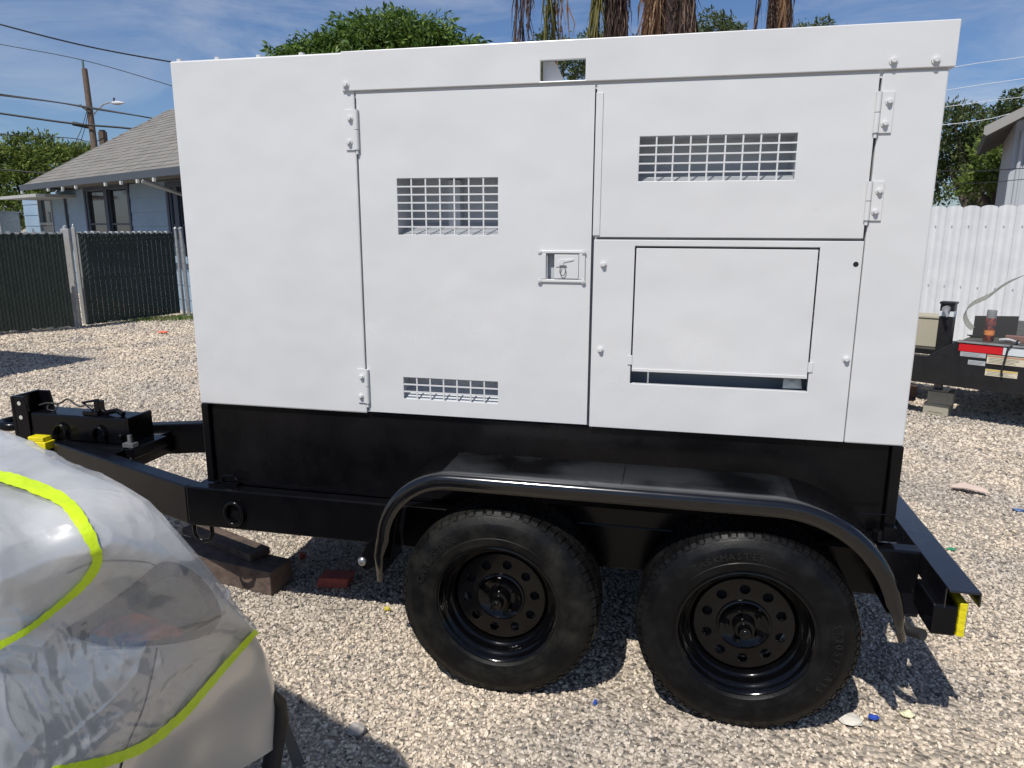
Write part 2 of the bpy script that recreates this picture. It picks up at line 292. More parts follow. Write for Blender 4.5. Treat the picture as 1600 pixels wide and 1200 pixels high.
for x in (.03,.19,.36,.53): 
    b=MB(); b.lathe([(0,2.238),(.011,2.238),(.011,2.247),(0,2.249)],8,'z',(x,.02,0)); b.build('roof_bolt',white,G)
# skid base
b=MB(); b.box(0.034,W-.034,.018,DEP-.018,.45,.9235); b.build('skid_base',black_sk,G,bevel=.004)
for x0,x1 in ((0,.033),(W-.033,W+.004)):
    b=MB(); b.box(x0,x1,0,DEP,.583,.9225); b.build('skid_end_plate',black,G,bevel=.004)
b=MB(); b.box(1.61,1.6125,.0165,.0178,.586,.92); b.build('skid_seam',black,G)
b=MB(); b.box(.034,W-.034,.004,.0175,.581,.592); b.build('skid_flange',black,G)
# rails and drawbar
def beam(p0,p1,wd,z0,z1,name='rail'):
    p0=Vector((*p0,0)); p1=Vector((*p1,0)); d=(p1-p0).normalized(); n=Vector((-d.y,d.x,0))*wd
    b=MB(); b.add([p0+Vector((0,0,z0)),p1+Vector((0,0,z0)),p1+n+Vector((0,0,z0)),p0+n+Vector((0,0,z0)),p0+Vector((0,0,z1)),p1+Vector((0,0,z1)),p1+n+Vector((0,0,z1)),p0+n+Vector((0,0,z1))],[(0,3,2,1),(4,5,6,7),(0,1,5,4),(1,2,6,5),(2,3,7,6),(3,0,4,7)])
    return b.build(name,black,G,bevel=.006)
beam((-.06,-.065),(2.73,-.065),.064,.41,.58,'frame_rail'); beam((2.73,1.115),(-.06,1.115),.064,.41,.58,'frame_rail')
YC=.525
beam((-1.12,.345),(-.063,-.062),.07,.41,.5795,'drawbar_beam'); beam((-.063,1.112),(-1.12,.705),.07,.41,.5795,'drawbar_beam')
b=MB(); b.box(-.045,.04,.002,1.048,.44,.575); b.build('cross_member',black,G,bevel=.004)
b=MB(); b.box(-.99,-.75,.30,.75,.43,.55); b.build('cross_member',black,G,bevel=.004)
for x in (.7,1.75,2.5):
    b=MB(); b.box(x,x+.06,.001,1.049,.43,.565); b.build('cross_member',black,G)
b=MB(); b.box(-1.345,-.765,.45,.60,.555,.690); CP=b.build('coupler_housing',black,G,bevel=.008)
b=MB(); b.box(-.764,-.745,.44,.61,.52,.70); b.build('coupler_end_plate',black,CP,bevel=.003)
b=MB(); b.box(-1.25,-.70,.40,.65,.50,.553); b.build('coupler_base',black,CP,bevel=.004)
b=MB(); plate(b,.44,.61,.52,.775,-1.445,-1.425); 
b.v=[(y,x,z) for x,y,z in b.v]; b.prism([(-1.425,.775),(-1.36,.775),(-1.345,.70),(-1.345,.56),(-1.425,.53)],'y',.44,.455); b.prism([(-1.425,.775),(-1.36,.775),(-1.345,.70),(-1.345,.56),(-1.425,.53)],'y',.595,.61); b.build('hitch_bracket',black,CP,bevel=.003)
b=MB()
for z in (.74,.665): b.lathe([(0,.4385),(.011,.4385),(.011,.4395)],12,c=(-1.392,0,z))
b.build('adjuster_hole',mat('pale_hole',(.5,.47,.42),.9),CP)['kind']='stuff'
b=MB(); rr=.075; b.tube([(-1.515+rr*math.cos(a),.525+rr*math.sin(a),.605) for a in np.linspace(0,2*PI,33)],.024,12,False); b.box(-1.46,-1.40,.49,.56,.585,.625); b.build('towing_eye',black,CP,smooth=50)
b=MB(); pts=[(-1.33,.5,.72)]+[(-1.33+.42*t,.49+.02*math.sin(7*t),.705+.05*math.sin(PI*t)+.012*math.sin(17*t)) for t in np.linspace(.1,1,12)]; b.tube(pts,.0045,6); 
b.tube([(-1.25+.03*math.cos(a),.5+.008*math.sin(3*a),.715+.022*math.sin(a)) for a in np.linspace(0,6.2,14)],.004,5); b.build('breakaway_cable',cable,CP,smooth=50)
b=MB(); b.box(-1.04,-.95,.47,.53,.691,.712); b.box(-.975,-.945,.48,.52,.712,.765); b.tube([(-1.0,.5,.715),(-1.05,.49,.752),(-.96,.50,.768)],.008,6); b.tube([(-.93,.5,.70),(-.87,.51,.716),(-.82,.50,.70)],.014,6); b.build('brake_switch',black,CP,bevel=.002)
for x in (-1.16,-.93):
    b=MB(); b.tube([(x+.035*math.cos(a),.437,.60+.04*math.sin(a)) for a in np.linspace(-.4,3.6,14)],.008,6); b.build('chain_hook',black,CP,smooth=50)
for x in (-.90,-.80): bolt(x,.60,.449,CP,.012,.018,black)
b=MB(); b.tube([(-.73,.42,.62),(-.72,.41,.50)],.011,8); b.box(-.76,-.70,.40,.44,.56,.58); b.build('safety_pin',steelg,CP,smooth=50)
b=MB(); b.tube([(-.90,.40,.515),(-.80,.33,.53),(-.74,.28,.50)],.007,6); b.build('brake_hose',steelg,CP,smooth=50)
# yellow taped lamp on the drawbar
yel=mat('yellow_tape',(.78,.66,.01),.35,var=(30,(.6,.5,.01),.4,.7),bump=[(60,.004,3)])
b=MB(); b.box(-1.275,-1.155,.335,.40,.535,.575); b.box(-1.262,-1.17,.34,.395,.575,.598); b.prism([(-1.285,.52),(-1.15,.515),(-1.16,.545),(-1.275,.55)],'y',.325,.334); b.build('taped_marker_lamp',yel,G,bevel=.008,segs=3)
b=MB(); b.box(-1.27,-1.16,.34,.42,.49,.533); b.build('marker_bracket',black,G,bevel=.004)
# D ring and chain loops
b=MB(); b.tube([(.165+.040*math.cos(a),-.078,.485+.047*math.sin(a)) for a in np.linspace(0,2*PI,25)],.0075,8,False); b.box(.115,.133,-.08,-.0655,.455,.515); b.build('tie_down_ring',black,G,smooth=50)
b=MB(); b.tube([(-.062,-.03,.415),(-.062,-.03,.36),(-.05,-.03,.335),(-.02,-.03,.325),(.01,-.03,.335),(.022,-.03,.36),(.022,-.03,.415)],.009,8); b.build('chain_loop',black,G,smooth=50)
b=MB(); b.tube([(.09,-.02,.60),(.10,-.03,.625),(.14,-.03,.63),(.155,-.02,.615)],.006,6); b.box(.08,.16,-.03,-.005,.581,.598); b.build('lashing_hook',black,G,smooth=50)
# marker light bracket in front of the fender
b=MB(); b.prism([(.93,.60),(.90,.42),(.79,.36),(.765,.40),(.80,.47)],'y',-.20,-.19); b.build('fender_bracket',black,G,bevel=.002)
b=MB(); b.lathe([(0,-.012),(.012,-.010),(.017,-.004),(.018,0),(0,0)],14,c=(.782,-.2005,.400)); b.build('marker_lamp',mat('chrome_lamp',(.35,.35,.36),.3,.8),G,smooth=50)
# fender
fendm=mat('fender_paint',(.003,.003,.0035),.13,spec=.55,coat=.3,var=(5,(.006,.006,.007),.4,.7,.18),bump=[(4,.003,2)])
def top_sheen(m):   # grey sheen painted in patches into the colour of the fender's upward faces
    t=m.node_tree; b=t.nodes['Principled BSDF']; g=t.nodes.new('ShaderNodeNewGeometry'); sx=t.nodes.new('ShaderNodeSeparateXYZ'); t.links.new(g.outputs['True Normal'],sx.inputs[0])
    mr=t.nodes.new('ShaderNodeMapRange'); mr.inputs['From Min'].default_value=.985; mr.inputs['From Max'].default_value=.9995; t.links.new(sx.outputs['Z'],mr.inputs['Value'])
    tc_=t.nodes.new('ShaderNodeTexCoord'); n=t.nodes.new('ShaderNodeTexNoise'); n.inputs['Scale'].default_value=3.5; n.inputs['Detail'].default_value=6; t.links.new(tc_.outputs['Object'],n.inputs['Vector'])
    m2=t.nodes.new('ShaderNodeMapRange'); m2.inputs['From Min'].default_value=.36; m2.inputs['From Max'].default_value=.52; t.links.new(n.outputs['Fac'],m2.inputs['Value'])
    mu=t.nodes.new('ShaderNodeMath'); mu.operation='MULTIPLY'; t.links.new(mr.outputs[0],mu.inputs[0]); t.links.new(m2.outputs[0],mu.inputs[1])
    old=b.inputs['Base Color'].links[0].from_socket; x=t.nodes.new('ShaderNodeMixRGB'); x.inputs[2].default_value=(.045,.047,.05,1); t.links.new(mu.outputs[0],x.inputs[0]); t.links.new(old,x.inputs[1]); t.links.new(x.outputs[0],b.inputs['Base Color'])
top_sheen(fendm)
def fender(y_out,y_in,name='fender'):
    path=[]; 
    def arc(cx,cz,r,a0,a1,n): return [(cx+r*math.cos(a),cz+r*math.sin(a)) for a in np.linspace(a0,a1,n)]
    path=[(.895,.40),(.888,.50)]+arc(1.17,.55,.27,PI*.98,PI*.5,14)+[(1.4,.82),(1.7,.82),(2.0,.82)]+arc(2.22,.42,.40,PI*.5,PI*.06,18)+[(2.628,.40)]
    s=1 if y_in>y_out else -1
    prof=[]  # (offset outward from path, y)
    r=.022
    prof.append((-.045,y_out)); 
    for a in np.linspace(0,PI/2,7): prof.append((-r+r*math.sin(a),y_out+s*(r-r*math.cos(a))))
    prof.append((0,y_in)); 
    v=[];f=[];m=len(prof)
    P=[Vector((p[0],0,p[1])) for p in path]
    for i,p in enumerate(P):
        d=(P[min(i+1,len(P)-1)]-P[max(i-1,0)]).normalized(); n=Vector((-d.z,0,d.x))
        e=min(1,(i+.35)/2.2,(len(P)-1-i+.35)/2.2)
        for k,(o_,y) in enumerate(prof):
            yy=y
            v.append(p+n*(o_ if k else -.02-.03*e)+Vector((0,yy,0)))
    for i in range(len(P)-1):
        for k in range(m-1): f.append((i*m+k,i*m+k+1,(i+1)*m+k+1,(i+1)*m+k))
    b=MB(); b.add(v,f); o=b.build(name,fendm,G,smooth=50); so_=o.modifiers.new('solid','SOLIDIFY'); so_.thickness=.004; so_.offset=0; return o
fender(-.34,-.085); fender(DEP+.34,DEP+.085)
b=MB(); b.box(1.745,1.7475,-.30,-.10,.8225,.8245); b.build('fender_weld_seam',black,G)
b=MB(); b.box(1.2,2.2,-.11,-.002,.60,.66); b.build('fender_support',black,G)
for x in (1.3296,2.1616):
    b=MB(); b.tube([(x,-.2,.345),(x,1.25,.345)],.038,12); b.build('axle',black,G,smooth=50)
    b=MB()
    for y in (-.035,1.03):
        for k in range(3): b.tube([(x-.33+.05*k,y,.40-.02*k+.01),(x-.15,y,.375-.016*k),(x+.15,y,.375-.016*k),(x+.33-.05*k,y,.40-.02*k+.01)],.013,4)
    b.build('leaf_spring',black,G)['kind']='stuff'
# rear bar, brackets, lamps
b=MB(); b.box(2.728,2.815,-.33,DEP+.33,.574,.580); b.box(2.809,2.815,-.33,DEP+.33,.535,.5735); b.box(2.728,2.733,-.30,DEP+.30,.50,.5735); b.build('rear_channel',blacktop,G,bevel=.002)
b=MB(); b.prism([(2.60,-.0655),(2.722,-.0655),(2.722,-.12),(2.69,-.215),(2.60,-.215)],'z',.422,.430); b.build('step_plate',blacktop,G,bevel=.001)
def taillamp(y0,y1):
    b=MB(); b.box(2.700,2.772,y0,y1,.415,.515); o=b.build('tail_lamp',black,G,bevel=.008)
    b=MB(); b.box(2.7725,2.795,y0-.002,y1+.002,.417,.530); b.build('masking_tape_cover',yel,o,bevel=.004)
    b=MB(); b.box(2.7952,2.800,y0+.01,y1-.01,.425,.50); b.build('lens',mat('blue_film',(.05,.12,.3),.3),o)
    b=MB(); b.tube([(2.69,y0+.02,.40),(2.665,y0+.06,.385),(2.64,y0+.10,.40)],.018,8); b.build('lamp_cable',cable,o,smooth=60)
    return o
taillamp(-.30,-.12); taillamp(DEP+.12,DEP+.30)
b=MB(); b.box(2.62,2.66,-.02,.02,.59,.64); b.lathe([(0,.60),(.02,.60),(.02,.63),(0,.635)],10,'z',(2.60,-.03,0)); b.tube([(2.53,-.03,.685),(2.62,-.03,.69)],.003,5); b.build('cable_clamp',black,G)
# wheels
def text_mesh(ch,size):
    c=bpy.data.curves.new('t','FONT'); c.body=ch; c.size=size; c.align_x='CENTER'; c.extrude=.003; c.resolution_u=2
    o=bpy.data.objects.new('t',c); me=o.to_mesh(); v=[tuple(a.co) for a in me.vertices]; f=[tuple(p.vertices) for p in me.polygons]; o.to_mesh_clear(); bpy.data.objects.remove(o); bpy.data.curves.remove(c); return v,f
letterm=mat('dusty_raised_rubber',(.016,.016,.016),.5,spec=.3,var=(18,(.006,.006,.006),.4,.65))
def wheel(name,texts,rub,ang,tseed,block):
    # local: axis y, outer face towards -y; centre at 0
    Rt=.345
    b=MB()
    # rim barrel + lips
    b.lathe([(.186,.06),(.188,-.055),(.193,-.066),(.201,-.072),(.207,-.080),(.213,-.092),(.2135,-.097),(.208,-.0985),(.203,-.094),(.199,-.083),(.193,-.076),(.187,-.070),(.184,-.062),(.181,-.052),(.174,-.046),(.169,-.040),(.167,-.03),(.165,-.022)],96)
    b.lathe([(.165,-.022),(.161,-.030),(.156,-.033)],96)
    wh=b.build(name,rimm,None,smooth=35)
    # disc with round hand holes
    bm=bmesh.new(); loops=[]
    def loop(cx,cz,r,n):
        vs=[bm.verts.new((cx+r*math.cos(2*PI*k/n),-.033,cz+r*math.sin(2*PI*k/n))) for k in range(n)]
        es=[bm.edges.new((vs[k],vs[(k+1)%n])) for k in range(n)]; return es
    es=loop(0,0,.156,80)+loop(0,0,.086,48)
    nh=10
    for k in range(nh):
        a=ang+2*PI*k/nh; es+=loop(.121*math.cos(a),.121*math.sin(a),.0165,18)
    bmesh.ops.triangle_fill(bm,use_beauty=True,edges=es)
    fs=bm.faces[:]; r_=bmesh.ops.extrude_face_region(bm,geom=fs); bmesh.ops.translate(bm,verts=[e for e in r_['geom'] if isinstance(e,bmesh.types.BMVert)],vec=(0,.006,0))
    bmesh.ops.recalc_face_normals(bm,faces=bm.faces)
    me=bpy.data.meshes.new('wheel_disc'); bm.to_mesh(me); bm.free(); me.materials.append(rimm)
    o=bpy.data.objects.new('wheel_disc',me); col.objects.link(o); o.parent=wh
    b=MB(); b.lathe([(.0865,-.033),(.084,-.040),(.079,-.042),(.074,-.038),(.060,-.030),(.045,-.028),(.036,-.030),(.034,-.034),(.034,-.062),(.031,-.068),(.022,-.070),(.0215,-.088),(.018,-.093),(.0,-.094)],48); b.build('hub_cap',rimm,wh,smooth=35)
    b=MB(); b.lathe([(0,-.0955),(.008,-.0955),(.010,-.094),(.0105,-.0935)],16); b.build('grease_plug',rimm,wh,smooth=40)
    for k in range(5):
        a=ang+.3+2*PI*k/5; b=MB(); b.lathe([(0,-.050),(.006,-.050),(.0095,-.044),(.0105,-.030),(.012,-.028)],6,c=(.054*math.cos(a),0,.054*math.sin(a))); b.build('lug_nut',rimm,wh,smooth=30)
    # brake drum behind
    b=MB(); b.lathe([(0,-.010),(.125,-.010),(.135,0),(.135,.06),(0,.06)],40); b.build('brake_drum',dark,wh)
    # tyre
    b=MB(); b.lathe([(.198,.085),(.208,.095),(.235,.104),(.270,.108),(.300,.105),(.320,.096),(.333,.082),(.3375,.06),(.338,.0),(.3375,-.06),(.333,-.082),(.325,-.093),(.320,-.0965),(.318,-.0985),(.300,-.105),(.298,-.1065),(.270,-.1085),(.250,-.107),(.248,-.1085),(.235,-.1055),(.222,-.1035),(.222,-.1045),(.216,-.099),(.204,-.092)],128)
    ty=b.build('tyre',rub,wh,smooth=40)
    b=MB(); nb=block
    for k in range(nb):
        a0=2*PI*k/nb; st=2*PI/nb
        for row,(ya,yb,ph) in enumerate(((-.086,-.056,0),(-.050,-.020,.5),(-.015,.015,0),(.020,.050,.5),(.056,.086,0))):
            g=.86 if row in(0,4) else .84
            aa=a0+ph*st; ab=aa+st*g; sk=st*.25*(1 if row%2 else -1)
            def q(a,y,r): return (r*math.cos(a),y,r*math.sin(a))
            ra=.3455 if row not in(0,4) else .3445; edge=.006
            ro=[ra,ra]
            if row==0: ro=[ra-edge,ra]
            if row==4: ro=[ra,ra-edge]
            v=[q(aa,ya,.330),q(ab,ya,.330),q(ab+sk,yb,.330),q(aa+sk,yb,.330),q(aa,ya,ro[0]),q(ab,ya,ro[0]),q(ab+sk,yb,ro[1]),q(aa+sk,yb,ro[1])]
            b.add(v,[(0,1,2,3),(4,7,6,5),(0,4,5,1),(1,5,6,2),(2,6,7,3),(3,7,4,0)])
        # shoulder lugs running down the sidewall
        for sgn in (-1,1):
            aa=a0; ab=a0+st*(.55 if k%2 else .75)
            v=[q(aa,sgn*.084,.3385),q(ab,sgn*.084,.3385),q(ab,sgn*.0955,.327 if k%2 else .324),q(aa,sgn*.0955,.327 if k%2 else .324)]
            v+=[q(aa,sgn*.078,.332),q(ab,sgn*.078,.332),q(ab,sgn*.090,.316),q(aa,sgn*.090,.316)]
            b.add(v,[(0,1,2,3),(4,7,6,5),(0,4,5,1),(1,5,6,2),(2,6,7,3),(3,7,4,0)])
    t=b.build('tread',rub,wh); t['kind']='stuff'
    b=MB()
    for s,ac,r0,size,flip in texts:
        step=size*.78/r0*.95; n=len(s)
        for i,ch in enumerate(s):
            if ch==' ': continue
            a=ac-(i-(n-1)/2)*step*(1 if not flip else -1)
            v,f=text_mesh(ch,size); e1=Vector((math.sin(a),0,-math.cos(a))); e2=Vector((math.cos(a),0,math.sin(a)))
            if flip: e1,e2=-e1,-e2
            b.add([e2*r0+e1*p[0]+e2*p[1]+Vector((0,-.1085-p[2],0)) for p in v],f)
    b.build('sidewall_lettering',letterm,wh)['kind']='stuff'
    return wh
wA=wheel('wheel',[('CARLSTAR',PI*.80,.262,.036,False)],rubber,PI*.44,1,66)
wA.parent=G; wA.location=(1.3296,-.206,.346); wA.scale=(1.025,1.10,1.025)
wB=wheel('wheel',[('TASKMASTER',PI*.585,.262,.030,False),('ST205/75R15',-PI*.05,.262,.030,False)],rubber_n,PI*.51,2,84)
wB.parent=G; wB.location=(2.1616,-.206,.346); wB.scale=(1.03,1.10,1.03)
for src,x in ((wA,1.3296),(wB,2.1616)):
    c=copy_tree(src,G,(x,DEP+.206,.346)); c.rotation_euler=(0,0,PI)
#@@MORE@@
# ------------------------------------------------------------------ lumber and scraps under the trailer
def plank(name,cx,cy,z0,h,l,wd,rz,label,group=None,m=wood,tilt=0):
    o=thing(name,(cx,cy,z0),label,'lumber',rz,group); b=MB(); b.box(-l/2,l/2,-wd/2,wd/2,0,h); 
    p=b.build('board',m,o,bevel=.004); p.rotation_euler=(0,tilt,0); return o
plank('timber_beam',-.33,.30,.005,.115,1.05,.15,math.radians(-10),'thick brown timber beam lying on gravel below the chain loop, its cut end showing')
plank('timber_board',-.20,.36,.121,.035,.55,.11,math.radians(-22),'thin flat board resting askew on top of the thick brown timber beam')
o=thing('brick_piece',(.40,.31,0),'red brick fragment lying in the trailer shade beside the timber end','brick',math.radians(4))
b=MB(); b.prism([(-.075,0),(.07,0),(.085,.055),(-.06,.05)],'y',-.045,.045); b.build('brick_body',mat('red_brick',(.42,.10,.07),.85,var=(40,(.3,.07,.05),.4,.7),bump=[(120,.002,3)]),o,bevel=.004)
o=thing('brick_piece',(.12,.52,0),'tiny red brick chip on sunlit gravel behind the timber beam','brick',.6); b=MB(); b.prism([(-.018,0),(.02,0),(.012,.03),(-.01,.034)],'y',-.015,.015); b.build('brick_body',bpy.data.materials['red_brick'],o,bevel=.003)
def blob(name,p,sx,sy,sz,c,label,cat,seed=0,rough=.6):
    rr=random.Random(seed); bm=bmesh.new(); bmesh.ops.create_icosphere(bm,subdivisions=2,radius=1)
    for v in bm.verts:
        k=1+.55*noise.noise(v.co*1.6+Vector((seed*3.1,0,0))); v.co=Vector((v.co.x*sx*k,v.co.y*sy*k,max(v.co.z*sz*k,-sz*.3)))
    me=bpy.data.meshes.new(name); bm.to_mesh(me); bm.free(); me.materials.append(mat(name+str(seed),c,rough,bump=[(60,.003,3)])); o=bpy.data.objects.new(name,me); col.objects.link(o); o.location=p; tag(o,label,cat); return o
blob('plastic_scrap',(.73,.136,.012),.016,.01,.01,(.5,.42,.05),'small yellow scrap on gravel left of the front wheel','scrap',1)
blob('plastic_scrap',(1.683,-.30,.012),.008,.007,.012,(.02,.07,.35),'small bright blue scrap on gravel below the front wheel','scrap',2)
blob('plastic_scrap',(2.612,-.17,.015),.018,.012,.01,(.02,.07,.4),'crumpled dark blue scrap on gravel lower right of the rear wheel','scrap',3)
blob('plastic_scrap',(2.731,-.128,.014),.022,.016,.013,(.8,.78,.5),'white and yellow crumpled wrapper right of the dark blue scrap','scrap',4)
blob('flat_stone',(2.535,-.20,.012),.038,.03,.012,(.62,.58,.5),'large pale flat stone on gravel below the rear wheel','stone',5,.9)
blob('stone',(.93,-.62,.015),.03,.024,.022,(.35,.32,.29),'rounded grey stone in front of the plastic covered car','stone',6,.9)
blob('plastic_scrap',(-5.855,7.169,.03),.09,.04,.02,(.8,.15,.08),'flat orange red scrap lying before the right gate','scrap',7)
blob('plastic_scrap',(3.93,2.028,.012),.03,.02,.01,(.08,.14,.28),'blue scrap on gravel near the right picture edge','scrap',8)
blob('plastic_scrap',(3.35,1.35,.012),.02,.012,.01,(.03,.25,.12),'small green scrap on gravel behind the trailer end','scrap',9)
b=MB(); b.add([(3.67,2.33,.02),(3.74,2.27,.04),(3.87,2.25,.02),(3.84,2.30,.04),(3.75,2.35,.05),(3.69,2.36,.03)],[(0,1,4,5),(1,2,3,4)]); o=b.build('cardboard_piece',mat('pale_pink_card',(.60,.47,.39),.8)); so_=o.modifiers.new('s','SOLIDIFY'); so_.thickness=.006; tag(o,'torn pale pink cardboard piece lying on gravel behind the rear channel','cardboard')
b=MB(); b.tube([(2.42,.18,.16),(2.48,.20,.13),(2.56,.19,.125),(2.64,.17,.135)],.013,8); o=b.build('copper_hose',mat('tan_hose',(.45,.2,.12),.5),G,smooth=60)
leafmat0=mat('dry_leaf',(.16,.10,.05),.8,var=(3,(.28,.2,.10),.45,.6))
lt=MB()
for i in range(170):
    x=R.uniform(-4,4.6); y=R.uniform(-1.2,5.5)
    if -.3<x<3 and -.4<y<1.4: continue
    a=R.uniform(0,6.3); l_=R.uniform(.012,.03); wd=l_*R.uniform(.15,.45); dx,dy=math.cos(a)*l_,math.sin(a)*l_; nx,ny=-math.sin(a)*wd,math.cos(a)*wd; z=.016
    lt.add([(x-dx,y-dy,z),(x+nx,y+ny,z+R.uniform(0,.01)),(x+dx,y+dy,z),(x-nx,y-ny,z+R.uniform(0,.008))],[(0,1,2),(0,2,3)])
tag(lt.build('leaf_litter',leafmat0),'small dry brown leaves and twigs scattered over the gravel','leaf litter',kind='stuff')
# ------------------------------------------------------------------ car corner under plastic film
nets=[ # rows run from behind the crest down to the near side: (pixel x, pixel y, height)
 [(-700,600,1.17),(-300,625,1.15),(-120,645,1.14),(0,672,1.15),(100,720,1.14),(210,770,1.095),(300,858,.975),(368,948,.80),(398,985,.705),(424,1040,.52),(432,1090,.38),(428,1170,.22)],
 [(-700,680,1.15),(-300,700,1.13),(-150,715,1.15),(-30,745,1.15),(60,790,1.12),(150,828,1.09),(235,890,.985),(305,955,.845),(345,1000,.71),(375,1060,.56),(385,1115,.41),(380,1200,.24)],
 [(-700,780,1.14),(-300,800,1.13),(-150,815,1.11),(-40,840,1.11),(30,872,1.07),(100,905,1.01),(175,945,.91),(245,995,.81),(290,1040,.71),(325,1095,.57),(335,1145,.44),(330,1230,.27)],
 [(-700,900,1.09),(-300,920,1.07),(-150,935,1.05),(-50,955,1.01),(10,975,.97),(65,995,.92),(130,1025,.85),(195,1062,.77),(240,1095,.68),(272,1140,.56),(282,1190,.44),(275,1280,.28)],
 [(-700,1060,.96),(-300,1075,.95),(-150,1085,.93),(-60,1095,.90),(-5,1105,.87),(45,1118,.83),(100,1140,.77),(155,1165,.70),(195,1190,.62),(222,1230,.52),(230,1280,.42),(220,1370,.27)],
 [(-700,1300,.78),(-300,1310,.77),(-150,1315,.76),(-60,1320,.74),(-5,1325,.71),(40,1330,.67),(85,1345,.62),(130,1365,.56),(160,1390,.49),(180,1420,.41),(185,1470,.33),(175,1550,.22)]]
nets[0]=[(x-(0 if x<250 else 3),y+(7 if x<350 else 2),z) for x,y,z in nets[0]]
net=[[on(x,y,'z',z) for x,y,z in row] for row in nets]
# carry the skin over the crest and down the far side
def behind(p,px,py,a,c):
    inw=Vector((150-px,1050-py)).normalized() if px>-100 else Vector((0,1)); q=p+(p-CAM).normalized()*a+(rt*inw.x-up*inw.y)*c; return Vector((q.x,q.y,max(.15,q.z)))
far1,far2,far3=[[behind(p,r_[0],r_[1],a,c) for p,r_ in zip(net[0],nets[0])] for a,c in ((.015,.016),(.04,.07),(.07,.2))]
net=[far3,far2,far1]+net
bot=[Vector((p.x,p.y-.03,.18)) for p in net[-1]]; net.append(bot)
NR=len(net); NCOL=len(net[0])
def cr_(p0,p1,p2,p3,t): return .5*((2*p1)+(p2-p0)*t+(2*p0-5*p1+4*p2-p3)*t*t+(3*p1-p0-3*p2+p3)*t**3)
def surf(u,v):
    i=min(int(u),NR-2); j=min(int(v),NCOL-2); a=u-i; c=v-j; q=[]
    for k in (-1,0,1,2):
        r_=net[min(max(i+k,0),NR-1)]; q.append(cr_(*[r_[min(max(j+l,0),NCOL-1)] for l in (-1,0,1,2)],c))
    return cr_(*q,a)
US,VS=110,150
grid=[[surf(u*(NR-1)/US,v*(NCOL-1)/VS) for v in range(VS+1)] for u in range(US+1)]
for _ in range(10):   # relax the control lines out of the skin
    g2=[r[:] for r in grid]
    for i in range(1,US):
        for j in range(1,VS): g2[i][j]=(grid[i-1][j]+grid[i+1][j]+grid[i][j-1]+grid[i][j+1])*.25
    grid=g2
gv=[p for r in grid for p in r]; gf=[(i*(VS+1)+j,i*(VS+1)+j+1,(i+1)*(VS+1)+j+1,(i+1)*(VS+1)+j) for i in range(US) for j in range(VS)]
carp=mat('silver_beige_car_paint',(.60,.585,.53),.30,.25,coat=.8,bump=[(3,.003,2)])
CAR=thing('parked_car',(.4,-1.5,0),'pale silver car corner with tail light, covered in clear plastic film, at lower left','car')
off=Vector((.4,-1.5,0))
b=MB(); b.add([p-off for p in gv],gf); body=b.build('body',carp,CAR,smooth=180)
bvh=BVHTree.FromPolygons([tuple(p) for p in gv],gf)
def hit(px,py,lift=0,tree=None):
    d=ray(px,py).normalized(); h=(tree or bvh).ray_cast(CAM,d)
    if h[0] is None: return None
    n=h[1] if h[1].dot(d)<0 else -h[1]
    return h[0]+n*lift
def patch(outline,name,mt,parent,lift,bulge=0,rings=10,off=Vector((0,0,0)),tree=None,smooth=60):
    n=len(outline); cx=sum(p[0] for p in outline)/n; cy=sum(p[1] for p in outline)/n; v=[hit(cx,cy,lift+bulge,tree)-off]; f=[]
    for k in range(1,rings+1):
        s=k/rings
        for x,y in outline: v.append(hit(cx+(x-cx)*s,cy+(y-cy)*s,lift+bulge*(1-s**3),tree)-off)
    for i in range(n): f.append((0,1+i,1+(i+1)%n))
    for k in range(rings-1):
        for i in range(n): f.append((1+k*n+i,1+(k+1)*n+i,1+(k+1)*n+(i+1)%n,1+k*n+(i+1)%n))
    b=MB(); b.add(v,f); return b.build(name,mt,parent,smooth=smooth)
def smoothpath(pts,n=8,closed=False):
    m=len(pts); o=[]
    for i in range(m if closed else m-1):
        g=lambda k:Vector((*pts[(k)%m],0)) if closed else Vector((*pts[min(max(k,0),m-1)],0))
        for t in range(n): q=cr_(g(i-1),g(i),g(i+1),g(i+2),t/n); o.append((q.x,q.y))
    if not closed: o.append(pts[-1])
    return o
def ribbon(pts,wpx,name,mt,parent,lift,off=Vector((0,0,0)),tree=None,n=8,rr=None,thick=0,steps=1):
    P=smoothpath(pts,n); v=[];f=[]; c=0
    for i,(x,y) in enumerate(P):
        a=P[max(i-1,0)]; e=P[min(i+1,len(P)-1)]; dx,dy=e[0]-a[0],e[1]-a[1]; l_=math.hypot(dx,dy); nx,ny=-dy/l_,dx/l_
        w_=wpx(i/(len(P)-1)) if callable(wpx) else wpx
        if rr: w_*=1+rr.uniform(-.12,.12)
        row=[hit(x+nx*w_/2*(2*k/steps-1),y+ny*w_/2*(2*k/steps-1),lift,tree) for k in range(steps+1)]
        if None in row: 
            c=0; continue
        v+=[q-off for q in row]; m_=steps+1
        if c: f+=[(len(v)-2*m_+k,len(v)-2*m_+k+1,len(v)-m_+k+1,len(v)-m_+k) for k in range(steps)]
        c=1
    b=MB(); b.add(v,f); return b.build(name,mt,parent,smooth=80)
lamp_o=smoothpath([(103,985),(150,955),(205,915),(255,878),(300,892),(332,925),(345,962),(325,990),(280,1004),(215,1010),(150,1006)],6,True)
lens=mat('lamp_lens_dark',(.02,.028,.03),.1,coat=1,var=(9,(.07,.09,.085),.4,.7))
LP_=patch(lamp_o,'tail_light',lens,CAR,.001,.003,12,off)
patch(smoothpath([(140,988),(190,962),(225,958),(285,985),(250,998),(190,1001)],5,True),'orange_reflector',mat('orange_reflector',(.42,.07,.03),.3,coat=1,var=(30,(.10,.05,.04),.4,.6)),LP_,.0045,.001,6,off)
